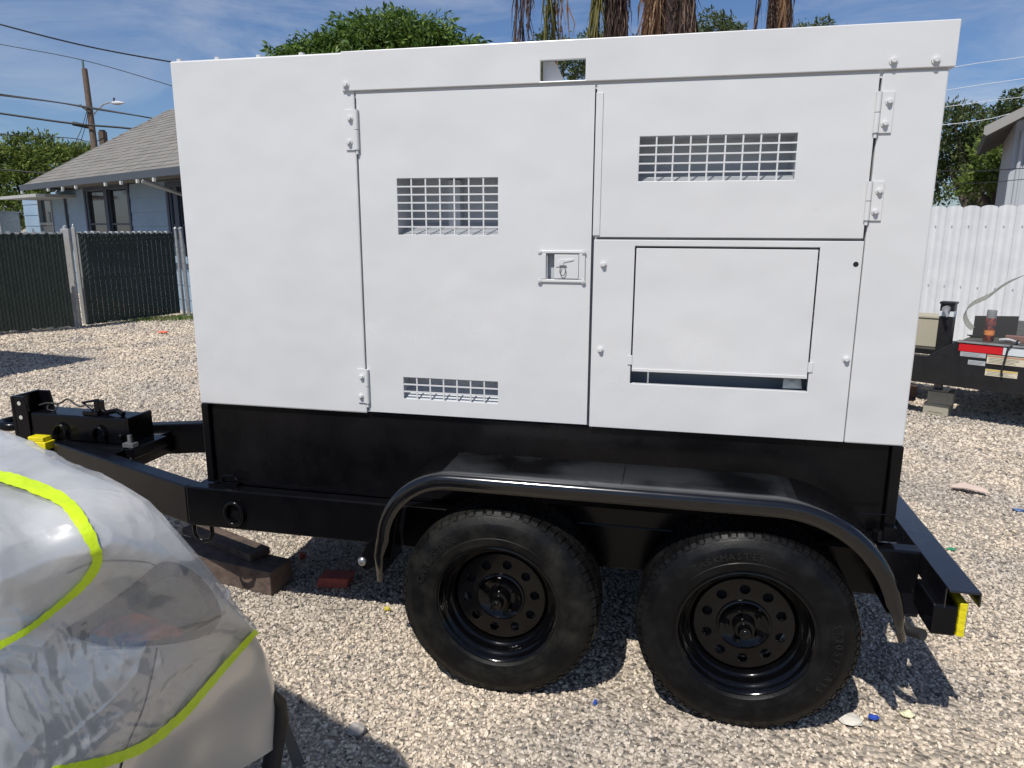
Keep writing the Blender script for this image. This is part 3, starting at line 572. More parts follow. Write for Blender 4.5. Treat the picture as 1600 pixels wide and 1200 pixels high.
patch(smoothpath([(225,925),(262,900),(300,915),(322,950),(300,965),(250,950)],5,True),'clear_reflector',mat('clear_reflector',(.15,.17,.14),.2,coat=1,var=(25,(.07,.08,.07),.4,.6)),LP_,.0045,.001,6,off)
seam=mat('panel_gap',(.015,.015,.015),.8)
ribbon([(245,1012),(238,1050),(222,1110),(200,1160),(188,1200),(180,1240)],2.4,'panel_seam',seam,CAR,.0012,off)
ribbon([(105,895),(150,878),(200,876),(235,880),(243,890),(230,908),(205,922)],2.2,'lid_seam',seam,CAR,.0012,off)
# wheel and bumper underside on the far lower corner
b=MB(); b.lathe([(.20,.09),(.31,.10),(.33,.08),(.335,0),(.33,-.08),(.31,-.10),(.20,-.09),(.19,0)],48,c=(0,0,0),closed=True); ty=b.build('tyre',rubber,None,smooth=40); ty.parent=CAR; ty.location=(-.45,.10,.33)
b=MB(); b.lathe([(.0,-.05),(.06,-.06),(.19,-.03),(.2,-.09)],40); b.build('rim',steelg,ty,smooth=50)
pts=[on(x,y,'z',z)-off for x,y,z in ((424,1078,.41),(436,1098,.35),(437,1125,.29),(430,1160,.22),(422,1210,.13),(415,1260,.06))]; b=MB(); b.tube(pts,[.008,.020,.026,.026,.026,.02],12); b.build('wheel_arch_trim',mat('black_plastic',(.012,.012,.013),.55),CAR,smooth=50)
q=[on(x,y,'z',z)-off for x,y,z in ((436,1128,.24),(448,1122,.25),(477,1193,.03),(458,1202,.02))]; e=(q[0]-(CAM-off)).normalized()*.012
b=MB(); b.add(q+[a+e for a in q],[(0,1,2,3),(7,6,5,4),(0,4,5,1),(1,5,6,2),(2,6,7,3),(3,7,4,0)]); b.build('mud_flap',mat('grey_plastic',(.13,.13,.12),.6),CAR)
b=MB(); b.add([(x,y,.19) for x,y in ((-2.2,.4),(.35,.35),(.35,.1),(.35,-.3),(.3,-.6),(-2.2,-.8))],[(0,1,2,3,4,5)]); b.build('underbody',dark,CAR)
# plastic film: same skin lifted and wrinkled, ending at the lower tape
def low_edge(x,y):   # below the lower tape line?
    pts=[(60,1215),(150,1196),(215,1165),(262,1130),(310,1080),(350,1035),(400,985),(430,955)]
    if x<pts[0][0]: return y>1225
    for (a,b_),(c,d) in zip(pts,pts[1:]):
        if a<=x<=c: return y> b_+(d-b_)*(x-a)/(c-a)+4
    return y>985
def toppx(p):
    d=p-CAM; z=d.dot(fwd)
    if z<.05: return (-9999,9999)
    return (800+FPX*d.dot(rt)/z,600-FPX*d.dot(up)/z)
US2,VS2=330,450
fg=[]
for i in range(US2+1):
    row=[]
    for j in range(VS2+1):
        a=i*US/US2; c=j*VS/VS2; i0=min(int(a),US-1); j0=min(int(c),VS-1); fa=a-i0; fc=c-j0
        row.append((grid[i0][j0]*(1-fc)+grid[i0][j0+1]*fc)*(1-fa)+(grid[i0+1][j0]*(1-fc)+grid[i0+1][j0+1]*fc)*fa)
    fg.append(row)
fv=[]
pc_=fg[int(US2*.6)][int(VS2*.6)]; SGN=1 if (fg[int(US2*.6)+1][int(VS2*.6)]-pc_).cross(fg[int(US2*.6)][int(VS2*.6)+1]-pc_).dot(CAM-pc_)>0 else -1
def ridge(p,s,seed): 
    n_=noise.noise(p*s+Vector((seed,seed*.7,0))); return (1-abs(n_)*2.2)
for i in range(US2+1):
    for j in range(VS2+1):
        p=fg[i][j]; du=fg[min(i+1,US2)][j]-fg[max(i-1,0)][j]; dv=fg[i][min(j+1,VS2)]-fg[i][max(j-1,0)]
        n_=du.cross(dv)
        n_=n_.normalized() if n_.length>1e-9 else Vector((0,0,1))
        n_*=SGN
        q=Vector((p.x*.62+p.y*.5,p.y*.9-p.x*.3,p.z*.8)); q2=Vector((p.x*.5-p.y*.6,p.y*.3+p.x*.9,p.z*1.1))
        wv=noise.noise(p*3)*.3
        q=Vector((q.x*.35,q.y*1.5,q.z)); q2=Vector((q2.x*1.4,q2.y*.45,q2.z))
        h=.008+.004*max(0,ridge(q+Vector((wv,0,0)),3.2,1.3))**7+.0030*max(0,ridge(q2+Vector((0,wv,0)),5,4.1))**8+(.3+max(0,noise.noise(p*2.1+Vector((3,1,0)))*2))*(.0024*max(0,ridge(q,10,2.2))**7+.0016*max(0,ridge(q2,15,6.2))**7+.0007*max(0,ridge(q+q2,30,8.2))**5)+.002*noise.noise(p*3)
        a1=p.x*.8-p.y*.6+.5*p.z; c1=p.x*.6+p.y*.8+.8*p.z; a2=p.x*.3+p.y*.95; c2=p.x*.95-p.y*.3-.9*p.z; k1=max(0,.35+noise.noise(p*2.7+Vector((9,0,2)))); k2=max(0,.3+noise.noise(p*2.3+Vector((1,7,2))))
        h+=k1*.0065*max(0,ridge(Vector((a1*1.6,c1*9+wv*2,0)),1,3.3))**4+k2*.006*max(0,ridge(Vector((a2*2.2,c2*8+wv*3,0)),1,7.7))**4+k1*.0022*max(0,ridge(Vector((a2*4,c2*22,0)),1,12.7))**3
        fv.append(p+n_*max(.003,h))
ff=[]
keep={}
pxs=[toppx(p) for p in fv]
for i in range(US2):
    for j in range(VS2):
        k=i*(VS2+1)+j
        x,y=pxs[k]
        if i>US2*.2 and low_edge(x,y): continue
        if i<US2*.12: continue
        ff.append((k,k+1,k+VS2+2,k+VS2+1))
fm=bpy.data.materials.new('clear_plastic_film'); fm.use_nodes=True; t=fm.node_tree; t.nodes.clear()
o_=t.nodes.new('ShaderNodeOutputMaterial'); tr=t.nodes.new('ShaderNodeBsdfTransparent'); tr.inputs[0].default_value=(.93,.94,.95,1); gl=t.nodes.new('ShaderNodeBsdfGlossy'); gl.inputs['Roughness'].default_value=.13; gl.inputs[0].default_value=(.95,.95,.95,1)
df=t.nodes.new('ShaderNodeBsdfDiffuse'); df.inputs[0].default_value=(.8,.8,.8,1)
lw=t.nodes.new('ShaderNodeLayerWeight'); lw.inputs[0].default_value=.35
tcf=t.nodes.new('ShaderNodeTexCoord'); nd=t.nodes.new('ShaderNodeTexNoise'); nd.inputs['Scale'].default_value=3; t.links.new(tcf.outputs['Object'],nd.inputs['Vector'])
vm=t.nodes.new('ShaderNodeVectorMath'); vm.operation='MULTIPLY_ADD'; vm.inputs[1].default_value=(.5,.5,.5); t.links.new(nd.outputs['Color'],vm.inputs[0]); t.links.new(tcf.outputs['Object'],vm.inputs[2])
bprev=None
for sc_,rot_,ds_ in (((5,1.6,4),.5,.009),((2.2,7,5),-.4,.008),((9,14,12),.9,.003)):
    mpn=t.nodes.new('ShaderNodeMapping'); mpn.inputs['Scale'].default_value=sc_; mpn.inputs['Rotation'].default_value=(.3,.2,rot_); t.links.new(vm.outputs[0],mpn.inputs['Vector'])
    vo=t.nodes.new('ShaderNodeTexVoronoi'); vo.feature='SMOOTH_F1'; vo.inputs['Smoothness'].default_value=.18; vo.inputs['Scale'].default_value=1.6; t.links.new(mpn.outputs[0],vo.inputs['Vector'])
    bb=t.nodes.new('ShaderNodeBump'); bb.inputs['Distance'].default_value=ds_; t.links.new(vo.outputs['Distance'],bb.inputs['Height'])
    if bprev: t.links.new(bprev.outputs[0],bb.inputs['Normal'])
    bprev=bb
t.links.new(bprev.outputs[0],gl.inputs['Normal']); t.links.new(bprev.outputs[0],df.inputs['Normal'])
m1=t.nodes.new('ShaderNodeMixShader'); m2=t.nodes.new('ShaderNodeMixShader')
n0=t.nodes.new('ShaderNodeTexNoise'); n0.inputs['Scale'].default_value=5; n0.inputs['Detail'].default_value=4; tc0=t.nodes.new('ShaderNodeTexCoord'); t.links.new(tc0.outputs['Object'],n0.inputs['Vector'])
mr=t.nodes.new('ShaderNodeMapRange'); mr.inputs['From Min'].default_value=.35; mr.inputs['From Max'].default_value=.68; mr.inputs['To Min'].default_value=.16; mr.inputs['To Max'].default_value=.42; t.links.new(n0.outputs['Fac'],mr.inputs['Value'])
t.links.new(mr.outputs[0],m1.inputs[0]); t.links.new(tr.outputs[0],m1.inputs[1]); t.links.new(df.outputs[0],m1.inputs[2])
mr2=t.nodes.new('ShaderNodeMapRange'); mr2.inputs['To Min'].default_value=.10; mr2.inputs['To Max'].default_value=.34; t.links.new(lw.outputs['Fresnel'],mr2.inputs['Value'])
t.links.new(mr2.outputs[0],m2.inputs[0]); t.links.new(m1.outputs[0],m2.inputs[1]); t.links.new(gl.outputs[0],m2.inputs[2]); t.links.new(m2.outputs[0],o_.inputs[0])
b=MB(); used=sorted({i for q in ff for i in q}); mpd={a:k for k,a in enumerate(used)}; b.add([fv[i] for i in used],[tuple(mpd[i] for i in q) for q in ff])
film=b.build('plastic_film',fm,None,smooth=180); tag(film,'wrinkled clear plastic film draped over the pale silver car corner','plastic film')
fbvh=BVHTree.FromPolygons([tuple(p) for p in fv],[(k,k+1,k+VS2+2,k+VS2+1) for i in range(US2) for j in range(VS2) for k in (i*(VS2+1)+j,)])
neon=mat('neon_yellow_tape',(.62,.82,.015),.42,var=(30,(.52,.7,.01),.4,.7),bump=[(50,.002,3)])
neon.node_tree.nodes['Principled BSDF'].inputs['Transmission Weight'].default_value=0
rq=random.Random(3)
o=ribbon([(-60,740),(0,747),(50,762),(100,785),(130,822),(150,862),(148,885),(125,915),(85,950),(40,985),(0,1008),(-50,1035)],lambda s:15+5*math.sin(s*6),'masking_tape',neon,None,.004,tree=fbvh,rr=rq,steps=4)
tag(o,'neon yellow tape strip bending round the upper film at the left edge','tape')
o=ribbon([(399,985),(375,1012),(350,1040),(320,1075),(285,1115),(250,1146),(215,1170),(170,1188),(130,1198),(80,1210)],lambda s:8+12*s,'masking_tape',neon,None,.004,tree=fbvh,rr=rq,steps=3)
tag(o,'neon yellow tape strip sealing the lower film edge across the car corner','tape')
# ------------------------------------------------------------------ gates on the left
slatm=mat('dark_green_privacy_slat',(.016,.027,.022),.55,var=(6,(.026,.040,.033),.4,.7))
postm=mat('white_post_paint',(.42,.42,.40),.6,var=(12,(.35,.34,.31),.45,.7))
def gate(name,px0,px1,yb0,yb1,yt0,yt1,label,posts):
    A=on(px0,yb0,'z',0.04); B=on(px1,yb1,'z',0.04); d=(B-A); Ln=d.length; rz=math.atan2(d.y,d.x); H=1.53
    g=thing(name,(A.x,A.y,0),label,'gate',rz,'dark slatted yard gates')
    b=MB()
    for x0,x1,z0,z1 in ((0,Ln,H-.03,H+.01),(0,Ln,.05,.09),(0,.04,.05,H),(Ln-.04,Ln,.05,H),(0,Ln,.78,.81)): b.box(x0,x1,.02,.06,z0,z1)
    b.build('gate_frame',galv,g)
    b=MB(); n=int(Ln/.048)
    for i in range(n):
        x=(i+.5)*Ln/n; zt=H+R.uniform(-.02,.015); b.prism([(x-.025,.012+.004*(i%2)),(x,.003+.004*(i%2)),(x+.025,.012+.004*(i%2))],'z',.06+R.uniform(-.02,.02),zt)
    s=b.build('privacy_slats',slatm,g); s['kind']='stuff'
    b=MB()   # chain link wire proud of the slats
    st=.105
    for i in range(int((Ln+H)/st)):
        x=i*st-H
        for sg in (1,-1):
            x0,x1=(x,x+H) if sg>0 else (x+H,x); z0,z1=.07,H
            # clip to panel
            pts=[]
            for t_ in np.linspace(0,1,2):
                pts.append((x0+(x1-x0)*t_,z0+(z1-z0)*t_))
            (ax,az),(bx,bz)=pts
            if ax>bx: ax,az,bx,bz=bx,bz,ax,az
            if bx<0 or ax>Ln: continue
            if ax<0: az+=(bz-az)*(0-ax)/(bx-ax); ax=0
            if bx>Ln: bz=az+(bz-az)*(Ln-ax)/(bx-ax); bx=Ln
            b.tube([(ax,-.008,az),(bx,-.008,bz)],.0016,3,False)
    s=b.build('chain_link_mesh',mat('dark_green_wire',(.03,.045,.04),.5),g); s['kind']='stuff'
    b=MB()
    for i in range(int(Ln/.11)):
        x=i*.11+.04; b.box(x,x+.05,-.006,.07,H-.012,H+.016+R.uniform(0,.02))
    s=b.build('fence_ties',mat('pale_tie',(.4,.42,.42),.6),g); s['kind']='stuff'
    return g,Ln
gate('yard_gate',-330,117,545,512,350,350,'dark slatted chain link gate leaf at the far left below the lean-to window',0)
gate('yard_gate',140,283,508,490,350,352,'dark slatted chain link gate leaf between the pale post and the generator',0)
for (px,py,wd,h,lab) in ((121,512,.12,1.6,'pale square gate post standing left in the gap between gate leaves'),(133,508,.055,1.62,'slim pale gate post standing right in the gap between gate leaves')):
    P=on(px,py,'z',0); o=thing('gate_post',(P.x,P.y,0),lab,'post',.5); b=MB(); b.box(-wd/2,wd/2,-wd/2,wd/2,0,h); b.build('post_body',postm,o,bevel=.008); b=MB(); b.lathe([(0,h+.06),(wd*.3,h+.04),(wd*.35,h+.001),(0,h+.001)],12,'z'); b.build('post_cap',galv,o,smooth=50)
for (px,py,r_,lab) in ((288,492,.028,'thin round galvanised fence post beside the generator left edge'),(296,494,.035,'thicker leaning pale fence post nearest the generator left edge')):
    P=on(px,py,'z',0); o=thing('fence_post',(P.x,P.y,0),lab,'post'); b=MB(); b.tube([(0,0,0),(-.02,0,1.6)],r_,10); b.build('post_tube',galv,o,smooth=50); b=MB(); b.lathe([(0,1.64),(r_*1.2,1.615),(r_*1.25,1.59),(0,1.59)],12,'z',(-.02,0,0)); b.build('post_cap',galv,o,smooth=50)
# grass tuft along the gate
gr=MB(); P=on(272,499,'z',0)
for i in range(2600):
    a=R.gauss(0,.55); c=R.gauss(0,.18); x=P.x+a; y=P.y+c+a*.5; h=R.uniform(.03,.10); d=R.uniform(0,6.3); w_=.006
    gr.add([(x-w_*math.cos(d),y-w_*math.sin(d),0),(x+w_*math.cos(d),y+w_*math.sin(d),0),(x+R.uniform(-.04,.04),y+R.uniform(-.04,.04),h)],[(0,1,2)])
tag(gr.build('grass',mat('grass_blades',(.10,.16,.035),.7,var=(3,(.2,.19,.07),.45,.7))),'low green grass tuft growing along the gate foot','grass',kind='stuff')
# ------------------------------------------------------------------ vegetation helpers
def leafmat(name,c1,c2,c3,tr_=.35,rough=.5):
    m=bpy.data.materials.new(name); m.use_nodes=True; t=m.node_tree; b=t.nodes['Principled BSDF']; b.inputs['Roughness'].default_value=rough; b.inputs['Specular IOR Level'].default_value=.35
    g=t.nodes.new('ShaderNodeNewGeometry'); c=t.nodes.new('ShaderNodeValToRGB'); c.color_ramp.elements[0].color=(*c1,1); c.color_ramp.elements[1].color=(*c3,1); e=c.color_ramp.elements.new(.5); e.color=(*c2,1)
    t.links.new(g.outputs['Random Per Island'],c.inputs[0]); t.links.new(c.outputs[0],b.inputs['Base Color'])
    tl=t.nodes.new('ShaderNodeBsdfTranslucent'); t.links.new(c.outputs[0],tl.inputs[0]); mx=t.nodes.new('ShaderNodeMixShader'); mx.inputs[0].default_value=tr_
    o=t.nodes['Material Output']; t.links.new(b.outputs[0],mx.inputs[1]); t.links.new(tl.outputs[0],mx.inputs[2]); t.links.new(mx.outputs[0],o.inputs[0]); return m
bark=mat('tree_bark',(.11,.085,.065),.9,var=(9,(.06,.05,.04),.4,.7),bump=[(30,.02,4)])
def mesh_np(name,v,f,mt,parent):
    me=bpy.data.meshes.new(name); me.vertices.add(len(v)); me.vertices.foreach_set('co',np.asarray(v,np.float32).ravel()); nf=len(f); k=f.shape[1]
    me.loops.add(nf*k); me.loops.foreach_set('vertex_index',f.astype(np.int32).ravel()); me.polygons.add(nf); me.polygons.foreach_set('loop_start',np.arange(0,nf*k,k,dtype=np.int32)); me.update(calc_edges=True); me.validate(); me.materials.append(mt)
    o=bpy.data.objects.new(name,me); col.objects.link(o); o.parent=parent; return o
def tree(name,base,label,blobs,nleaf,ls,lm,seed,droop=.5,group=None,cat='tree',aspect=.32):
    """blobs: (dx,dy,z,rx,rz) clumps of the crown; leaves gather in small twig clusters on their shells"""
    rg=np.random.default_rng(seed); T=thing(name,base,label,cat,0,group)
    b=MB(); zt=min(bl[2] for bl in blobs); b.tube([(0,0,-.1),(.1,.05,zt*.5),(0,0,zt)],[.22,.17,.12],10)
    for dx,dy,z,rx,rz_ in blobs: b.tube([(0,0,zt*.75),(dx*.5,dy*.5,(zt*.8+z)/2),(dx,dy,z)],[.11,.07,.02],6)
    tr_=b.build('trunk',bark,T,smooth=60)
    vol=np.array([bl[3]**2*bl[4] for bl in blobs]); cnt=(vol**.75/np.sum(vol**.75)*nleaf).astype(int); V=[];n=0
    for (dx,dy,z,rx,rz_),c in zip(blobs,cnt):
        nc=max(8,c//9)
        d=rg.normal(size=(nc,3)); d/=np.linalg.norm(d,axis=1)[:,None]; d[:,2]=np.where(d[:,2]<-.35,-d[:,2],d[:,2])
        lob=1+.16*np.sin(d[:,0]*7+seed)*np.cos(d[:,1]*6+2*seed)+.13*np.sin(d[:,2]*9+seed*3)
        r_=(1-.42*rg.random(nc)**2.2)*lob
        cc=d*r_[:,None]*np.array([rx,rx,rz_])+np.array([dx,dy,z])
        k=9; ctr=np.repeat(cc,k,0); N_=len(ctr)
        ax=rg.normal(size=(N_,3))+np.repeat(d,k,0)*.8; ax[:,2]-=droop; ax/=np.linalg.norm(ax,axis=1)[:,None]
        L_=ls*rg.uniform(.7,1.3,(N_,1)); side=np.cross(ax,rg.normal(size=(N_,3))); side/=np.linalg.norm(side,axis=1)[:,None]
        nn=np.cross(ax,side); p0=ctr+ax*L_*.15+rg.normal(size=(N_,3))*ls*.35
        v=np.stack([p0,p0+ax*L_*.5+side*L_*aspect*.5+nn*L_*.06,p0+ax*L_,p0+ax*L_*.5-side*L_*aspect*.5+nn*L_*.06],1)
        V.append(v.reshape(-1,3))
    V=np.concatenate(V); f=np.arange(len(V)).reshape(-1,4)
    c=mesh_np('crown',V,f,lm,T); return T
mango=leafmat('mango_leaf',(.04,.08,.014),(.085,.16,.024),(.19,.28,.055))
darkleaf=leafmat('dark_leaf',(.03,.05,.015),(.07,.10,.028),(.17,.20,.07))
litleaf=leafmat('light_leaf',(.06,.10,.02),(.14,.20,.04),(.26,.31,.08))
olive=leafmat('olive_leaf',(.04,.06,.02),(.09,.12,.04),(.18,.21,.09))
def base_of(px,py,dist): p=atd(px,py,dist); return p
def crowns(dist,anchor,items):
    """items (px,py,rpx,rzpx,depth offset) -> blobs relative to the base under anchor"""
    B=atd(*anchor,dist); B.z=0; out=[]
    for px,py,r_,rz_,dd in items:
        p=atd(px,py,dist+dd); s=(dist+dd)/FPX; out.append((p.x-B.x,p.y-B.y,p.z,r_*s,rz_*s))
    return B,out
B_,bl=crowns(17,(620,110),[(620,88,95,60,0),(560,102,75,48,.6),(685,102,75,44,.3),(505,92,48,32,.3),(725,105,45,30,0),(465,100,42,26,.2),(640,140,120,70,1.5),(540,150,100,60,1)])
tree('mango_tree',B_,'dome shaped leafy green tree rising behind the generator roof, left of the palms',bl,42000,.15,mango,3,.9)
B_,bl=crowns(34,(40,250),[(52,235,32,24,0),(15,262,50,32,1),(75,262,45,30,.5),(110,250,38,22,0),(128,245,25,18,1),(20,300,60,40,.5),(-60,260,60,45,0),(10,340,70,40,0)])
tree('broadleaf_tree',B_,'sunlit broad tree behind the lean-to at the far left',bl,22000,.24,litleaf,5,.2)
B_,bl=crowns(24,(1150,100),[(1110,52,38,24,0),(1145,62,30,18,0),(1090,70,35,24,.4),(1135,40,20,10,0),(960,72,28,14,0),(930,66,22,18,.2),(1040,90,80,30,1)])
tree('shade_tree',B_,'small pale leafed tree top showing right of the thick palm trunk',bl,5000,.16,olive,6,.2)
B_,bl=crowns(26,(1290,80),[(1270,48,26,12,0),(1285,38,14,8,0),(1240,60,30,12,0),(1310,62,25,12,0)])
tree('shade_tree',B_,'wispy tree top just above the roof between slim palm and roof end',bl,1100,.16,olive,16,.2)
B_,bl=crowns(22,(870,100),[(860,60,18,12,0),(885,75,25,15,0),(900,112,55,22,0),(850,75,20,15,0),(930,118,40,20,0)])
tree('shade_tree',B_,'dark tree seen through the lifting slot and below the hanging fronds',bl,2600,.15,darkleaf,8,.2)
B_,bl=crowns(19,(1520,300),[(1500,215,42,48,0),(1480,260,35,55,.4),(1540,250,55,55,.6),(1570,200,40,35,.3),(1520,300,80,60,1),(1590,170,28,26,0),(1490,180,18,22,0),(1590,260,50,60,.5)])
tree('street_tree',B_,'dark bushy tree behind the white corrugated fence at the right',bl,15000,.14,darkleaf,9,.1)
B_,bl=crowns(17.5,(1555,290),[(1550,240,26,26,0),(1560,280,40,30,0),(1530,295,30,24,0)])
tree('street_tree',B_,'brighter green bush in front of the dark tree at the right',bl,2600,.16,litleaf,10,.1)
# palms
pd=leafmat('dead_palm_frond',(.09,.045,.025),(.20,.105,.055),(.36,.22,.12),.2,.7); pdd=leafmat('dark_dead_frond',(.03,.018,.014),(.07,.04,.03),(.22,.15,.11),.15,.7); pg=leafmat('green_palm_frond',(.05,.05,.012),(.11,.11,.025),(.24,.21,.07),.3)
pbark=mat('palm_bark',(.10,.065,.055),.95,var=(14,(.05,.035,.03),.4,.7),bump=[(25,.03,4)])
def frond(mb_,base,az,rise,length,drop,leafl,n=46,seed=0,wd=.022,spread=1.0):
    rg=random.Random(seed); P=[]; d=Vector((math.cos(az)*math.cos(rise),math.sin(az)*math.cos(rise),math.sin(rise))); p=Vector(base); st=length/16
    for i in range(17):
        P.append(p.copy()); p=p+d*st; d.z-=drop*st*(.5+i/10); d.normalize()
    mb_.tube(P,[.03*(1-i/18) for i in range(17)],4,False)
    for i in range(n):
        t=.12+.88*i/n; k=t*16; i0=min(int(k),15); q=P[i0].lerp(P[i0+1],k-i0); dd=(P[i0+1]-P[i0]).normalized(); s=dd.cross(Vector((0,0,1)))
        s=s.normalized() if s.length>.1 else Vector((math.sin(az),-math.cos(az),0))
        ll=leafl*math.sin(PI*(.15+.8*t))*rg.uniform(.8,1.15)
        for sg in(-1,1):
            e=(s*sg*spread+dd*.9+Vector((0,0,-.55*spread-.2))+Vector((rg.uniform(-.2,.2),rg.uniform(-.2,.2),rg.uniform(-.3,.1)))).normalized()
            mid=q+e*ll*.5; tip=mid+(e+Vector((0,0,-.8))).normalized()*ll*.5; wv=dd*wd
            mb_.add([q-wv*.4,q+wv*.6,mid+wv*.6,mid-wv*.5,tip],[(0,1,2,3),(3,2,4)])
def hanging(mb_,base,out,length,n,seed,leafl=.55,wide=.16):
    # a dead frond folded down against the trunk: near-vertical rib, long straw-like leaflets falling from it
    rg=random.Random(seed); o=Vector(out); p=Vector(base); P=[]
    for i in range(13):
        t=i/12; P.append(p+o*(.16*math.sin(t*1.5))+Vector((0,0,.12*math.sin(t*PI)*.5-length*t)))
    mb_.tube(P,[.028*(1-i/15) for i in range(13)],4,False); s_=o.cross(Vector((0,0,1))).normalized() if o.length>.01 else Vector((1,0,0))
    for i in range(n):
        k=rg.uniform(.3,11.9); i0=int(k); q=P[i0].lerp(P[i0+1],k-i0); sd=rg.uniform(-1,1); ll=leafl*rg.uniform(.5,1.25)
        a=q+s_*sd*wide*rg.uniform(.3,1)+o*rg.uniform(-.1,.25)*wide*2; c=a+Vector((rg.gauss(0,.05),rg.gauss(0,.05),-ll*.55)); e=c+Vector((rg.gauss(0,.05),rg.gauss(0,.05),-ll*.5)); wd=Vector((rg.uniform(-1,1),rg.uniform(-.6,.6),0)).normalized()*.011
        mb_.add([q,a-wd,a+wd,c-wd*.8,c+wd*.8,e],[(0,1,2),(1,3,4,2),(3,5,4)])
def palm(px,dist,zc,rtrunk,label,dead,greens,seed,live=14,lean=0):
    B=atd(px,60,dist); B.z=0; T=thing('palm_tree',B,label,'palm',0); rg=random.Random(seed)
    b=MB(); b.tube([(0,0,-.1)]+[(lean*z/zc,0,z) for z in np.linspace(.5,zc,24)],[rtrunk*1.2]+[rtrunk*(1+.07*(i%2)) for i in range(24)],14); b.build('trunk',pbark,T,smooth=30)
    for i in range(live):
        b=MB(); a=2*PI*i/live+rg.uniform(-.2,.2); frond(b,(0,0,zc),a,rg.uniform(.5,1.2),2.8,.16,.6,seed=seed*50+i); b.build('frond',pg,T)
    for (dpx,rr_,ln,mt,sp,az,nn,az_) in dead:
        p=atd(px+dpx,60,dist); x=p.x-B.x; y=p.y-B.y
        b=MB(); hanging(b,(x*.9,y*.9+az_*.12,zc-.15+rg.uniform(-.1,.1)),(math.cos(az),math.sin(az),0),ln,int(260*nn),seed*90+int(dpx*3),rr_,sp); b.build('dead_frond',mt,T)
    return T
palm(1045,10.5,6.1,.15,'thick palm trunk skirted with brown dead fronds above the generator roof',
 [(-22,.7,2.2,pd,.06,-2.6,1.0,-1),(-14,.7,2.2,pd,.06,-2.2,.9,-1),(-26,.6,2.0,pd,.07,3.1,.5,0),(12,.7,2.3,pdd,.07,-1.0,1.0,-1),(18,.7,2.3,pdd,.07,-.3,1.1,-1),(22,.6,2.1,pdd,.08,0,.8,0),(14,.6,2.2,pdd,.08,.4,.6,1)],0,11)
palm(953,11.5,6.5,.10,'palm with dense dark and olive hanging fronds left of the thick palm trunk',
 [(-12,.8,2.6,pg,.06,-2.6,.8,-1),(-16,.8,2.6,pg,.07,3.0,.7,0),(10,.8,2.8,pdd,.06,-1.0,1.0,-1),(14,.8,2.8,pdd,.07,-.4,1.0,-1),(4,.8,2.7,pdd,.06,-1.5,.8,-1),
  (-92,.8,2.45,pg,.14,-2.8,.30,-1),(-84,.8,2.2,pg,.22,3.0,.22,0),(-72,.7,1.9,pd,.28,-2.4,.12,0),(-140,.8,2.35,pdd,.10,3.1,.16,0),(-152,.9,2.45,pdd,.05,2.9,.12,0),(-125,.7,1.9,pdd,.16,-2.9,.10,0)],0,12,12)
palm(1212,13,7.0,.17,'slim distant palm trunk with short hanging fronds near the right roof end',
 [(-6,.7,2.75,pdd,.05,-2.2,.6,-1),(-22,.8,2.6,pdd,.10,3.0,.16,0),(4,.8,2.8,pd,.05,-1.2,.6,-1),(8,.8,2.7,pdd,.07,-.3,.5,-1)],0,13)
# ------------------------------------------------------------------ house on the left
EA=on(35,290,'z',2.6); EB=on(275,262,'z',2.6); ed=(EB-EA).normalized(); en=Vector((-ed.y,ed.x,0))   # en points away from the camera
if en.dot(EA-CAM)<0: en=-en
EB=EA+ed*(EB-EA).length; hang=.68
H=thing('blue_house',(EA.x,EA.y,0),'pale blue bungalow with grey shingle hip roof beyond the gates','house',math.atan2(ed.y,ed.x)); Lh=(EB-EA).length+.2
flip=1 if Vector((-math.sin(H.rotation_euler.z),math.cos(H.rotation_euler.z),0)).dot(en)>0 else -1
def hl(px,py,y=0):  # pixel -> house-local x,z on the plane y
    p=onplane(px,py,EA+en*y,en); d=p-EA; return d.dot(ed),p.z
bluew=mat('pale_blue_siding',(.27,.37,.47),.7,var=(2,(.23,.33,.43),.4,.7)); navy=mat('navy_trim',(.05,.065,.10),.6); shing=mat('shingle_grey',(.24,.225,.2),.9,var=(60,(.16,.15,.135),.4,.7),bump=[(200,.004,3)])
shing2=mat('shingle_brown_grey',(.19,.178,.158),.9,bump=[(200,.004,3)])
fascia=mat('grey_fascia',(.06,.07,.085),.6); hglass=mat('dark_window_glass',(.02,.02,.022),.08,spec=.6,coat=.4)
pitch=math.radians(34.5); depth=2.6
def rp(x,s,l=0): return Vector((x,s*math.cos(pitch)-l*math.sin(pitch),2.6+s*math.sin(pitch)+l*math.cos(pitch)))
rz_=2.6+depth*math.tan(pitch); ridge_x=depth*.95
# roof base (four slopes)
b=MB(); Lr=Lh+1.2
v=[(0,0,2.60),(Lr,0,2.60),(Lr,2*depth,2.60),(0,2*depth,2.60),(ridge_x,depth,rz_),(Lr-ridge_x,depth,rz_),(0,0,2.52),(Lr,0,2.52),(Lr,2*depth,2.52),(0,2*depth,2.52)]
b.add(v,[(0,1,5,4),(1,2,5),(2,3,4,5),(3,0,4),(0,6,7,1),(1,7,8,2),(2,8,9,3),(3,9,6,0),(6,9,8,7)]); RF=b.build('roof',shing2,H)
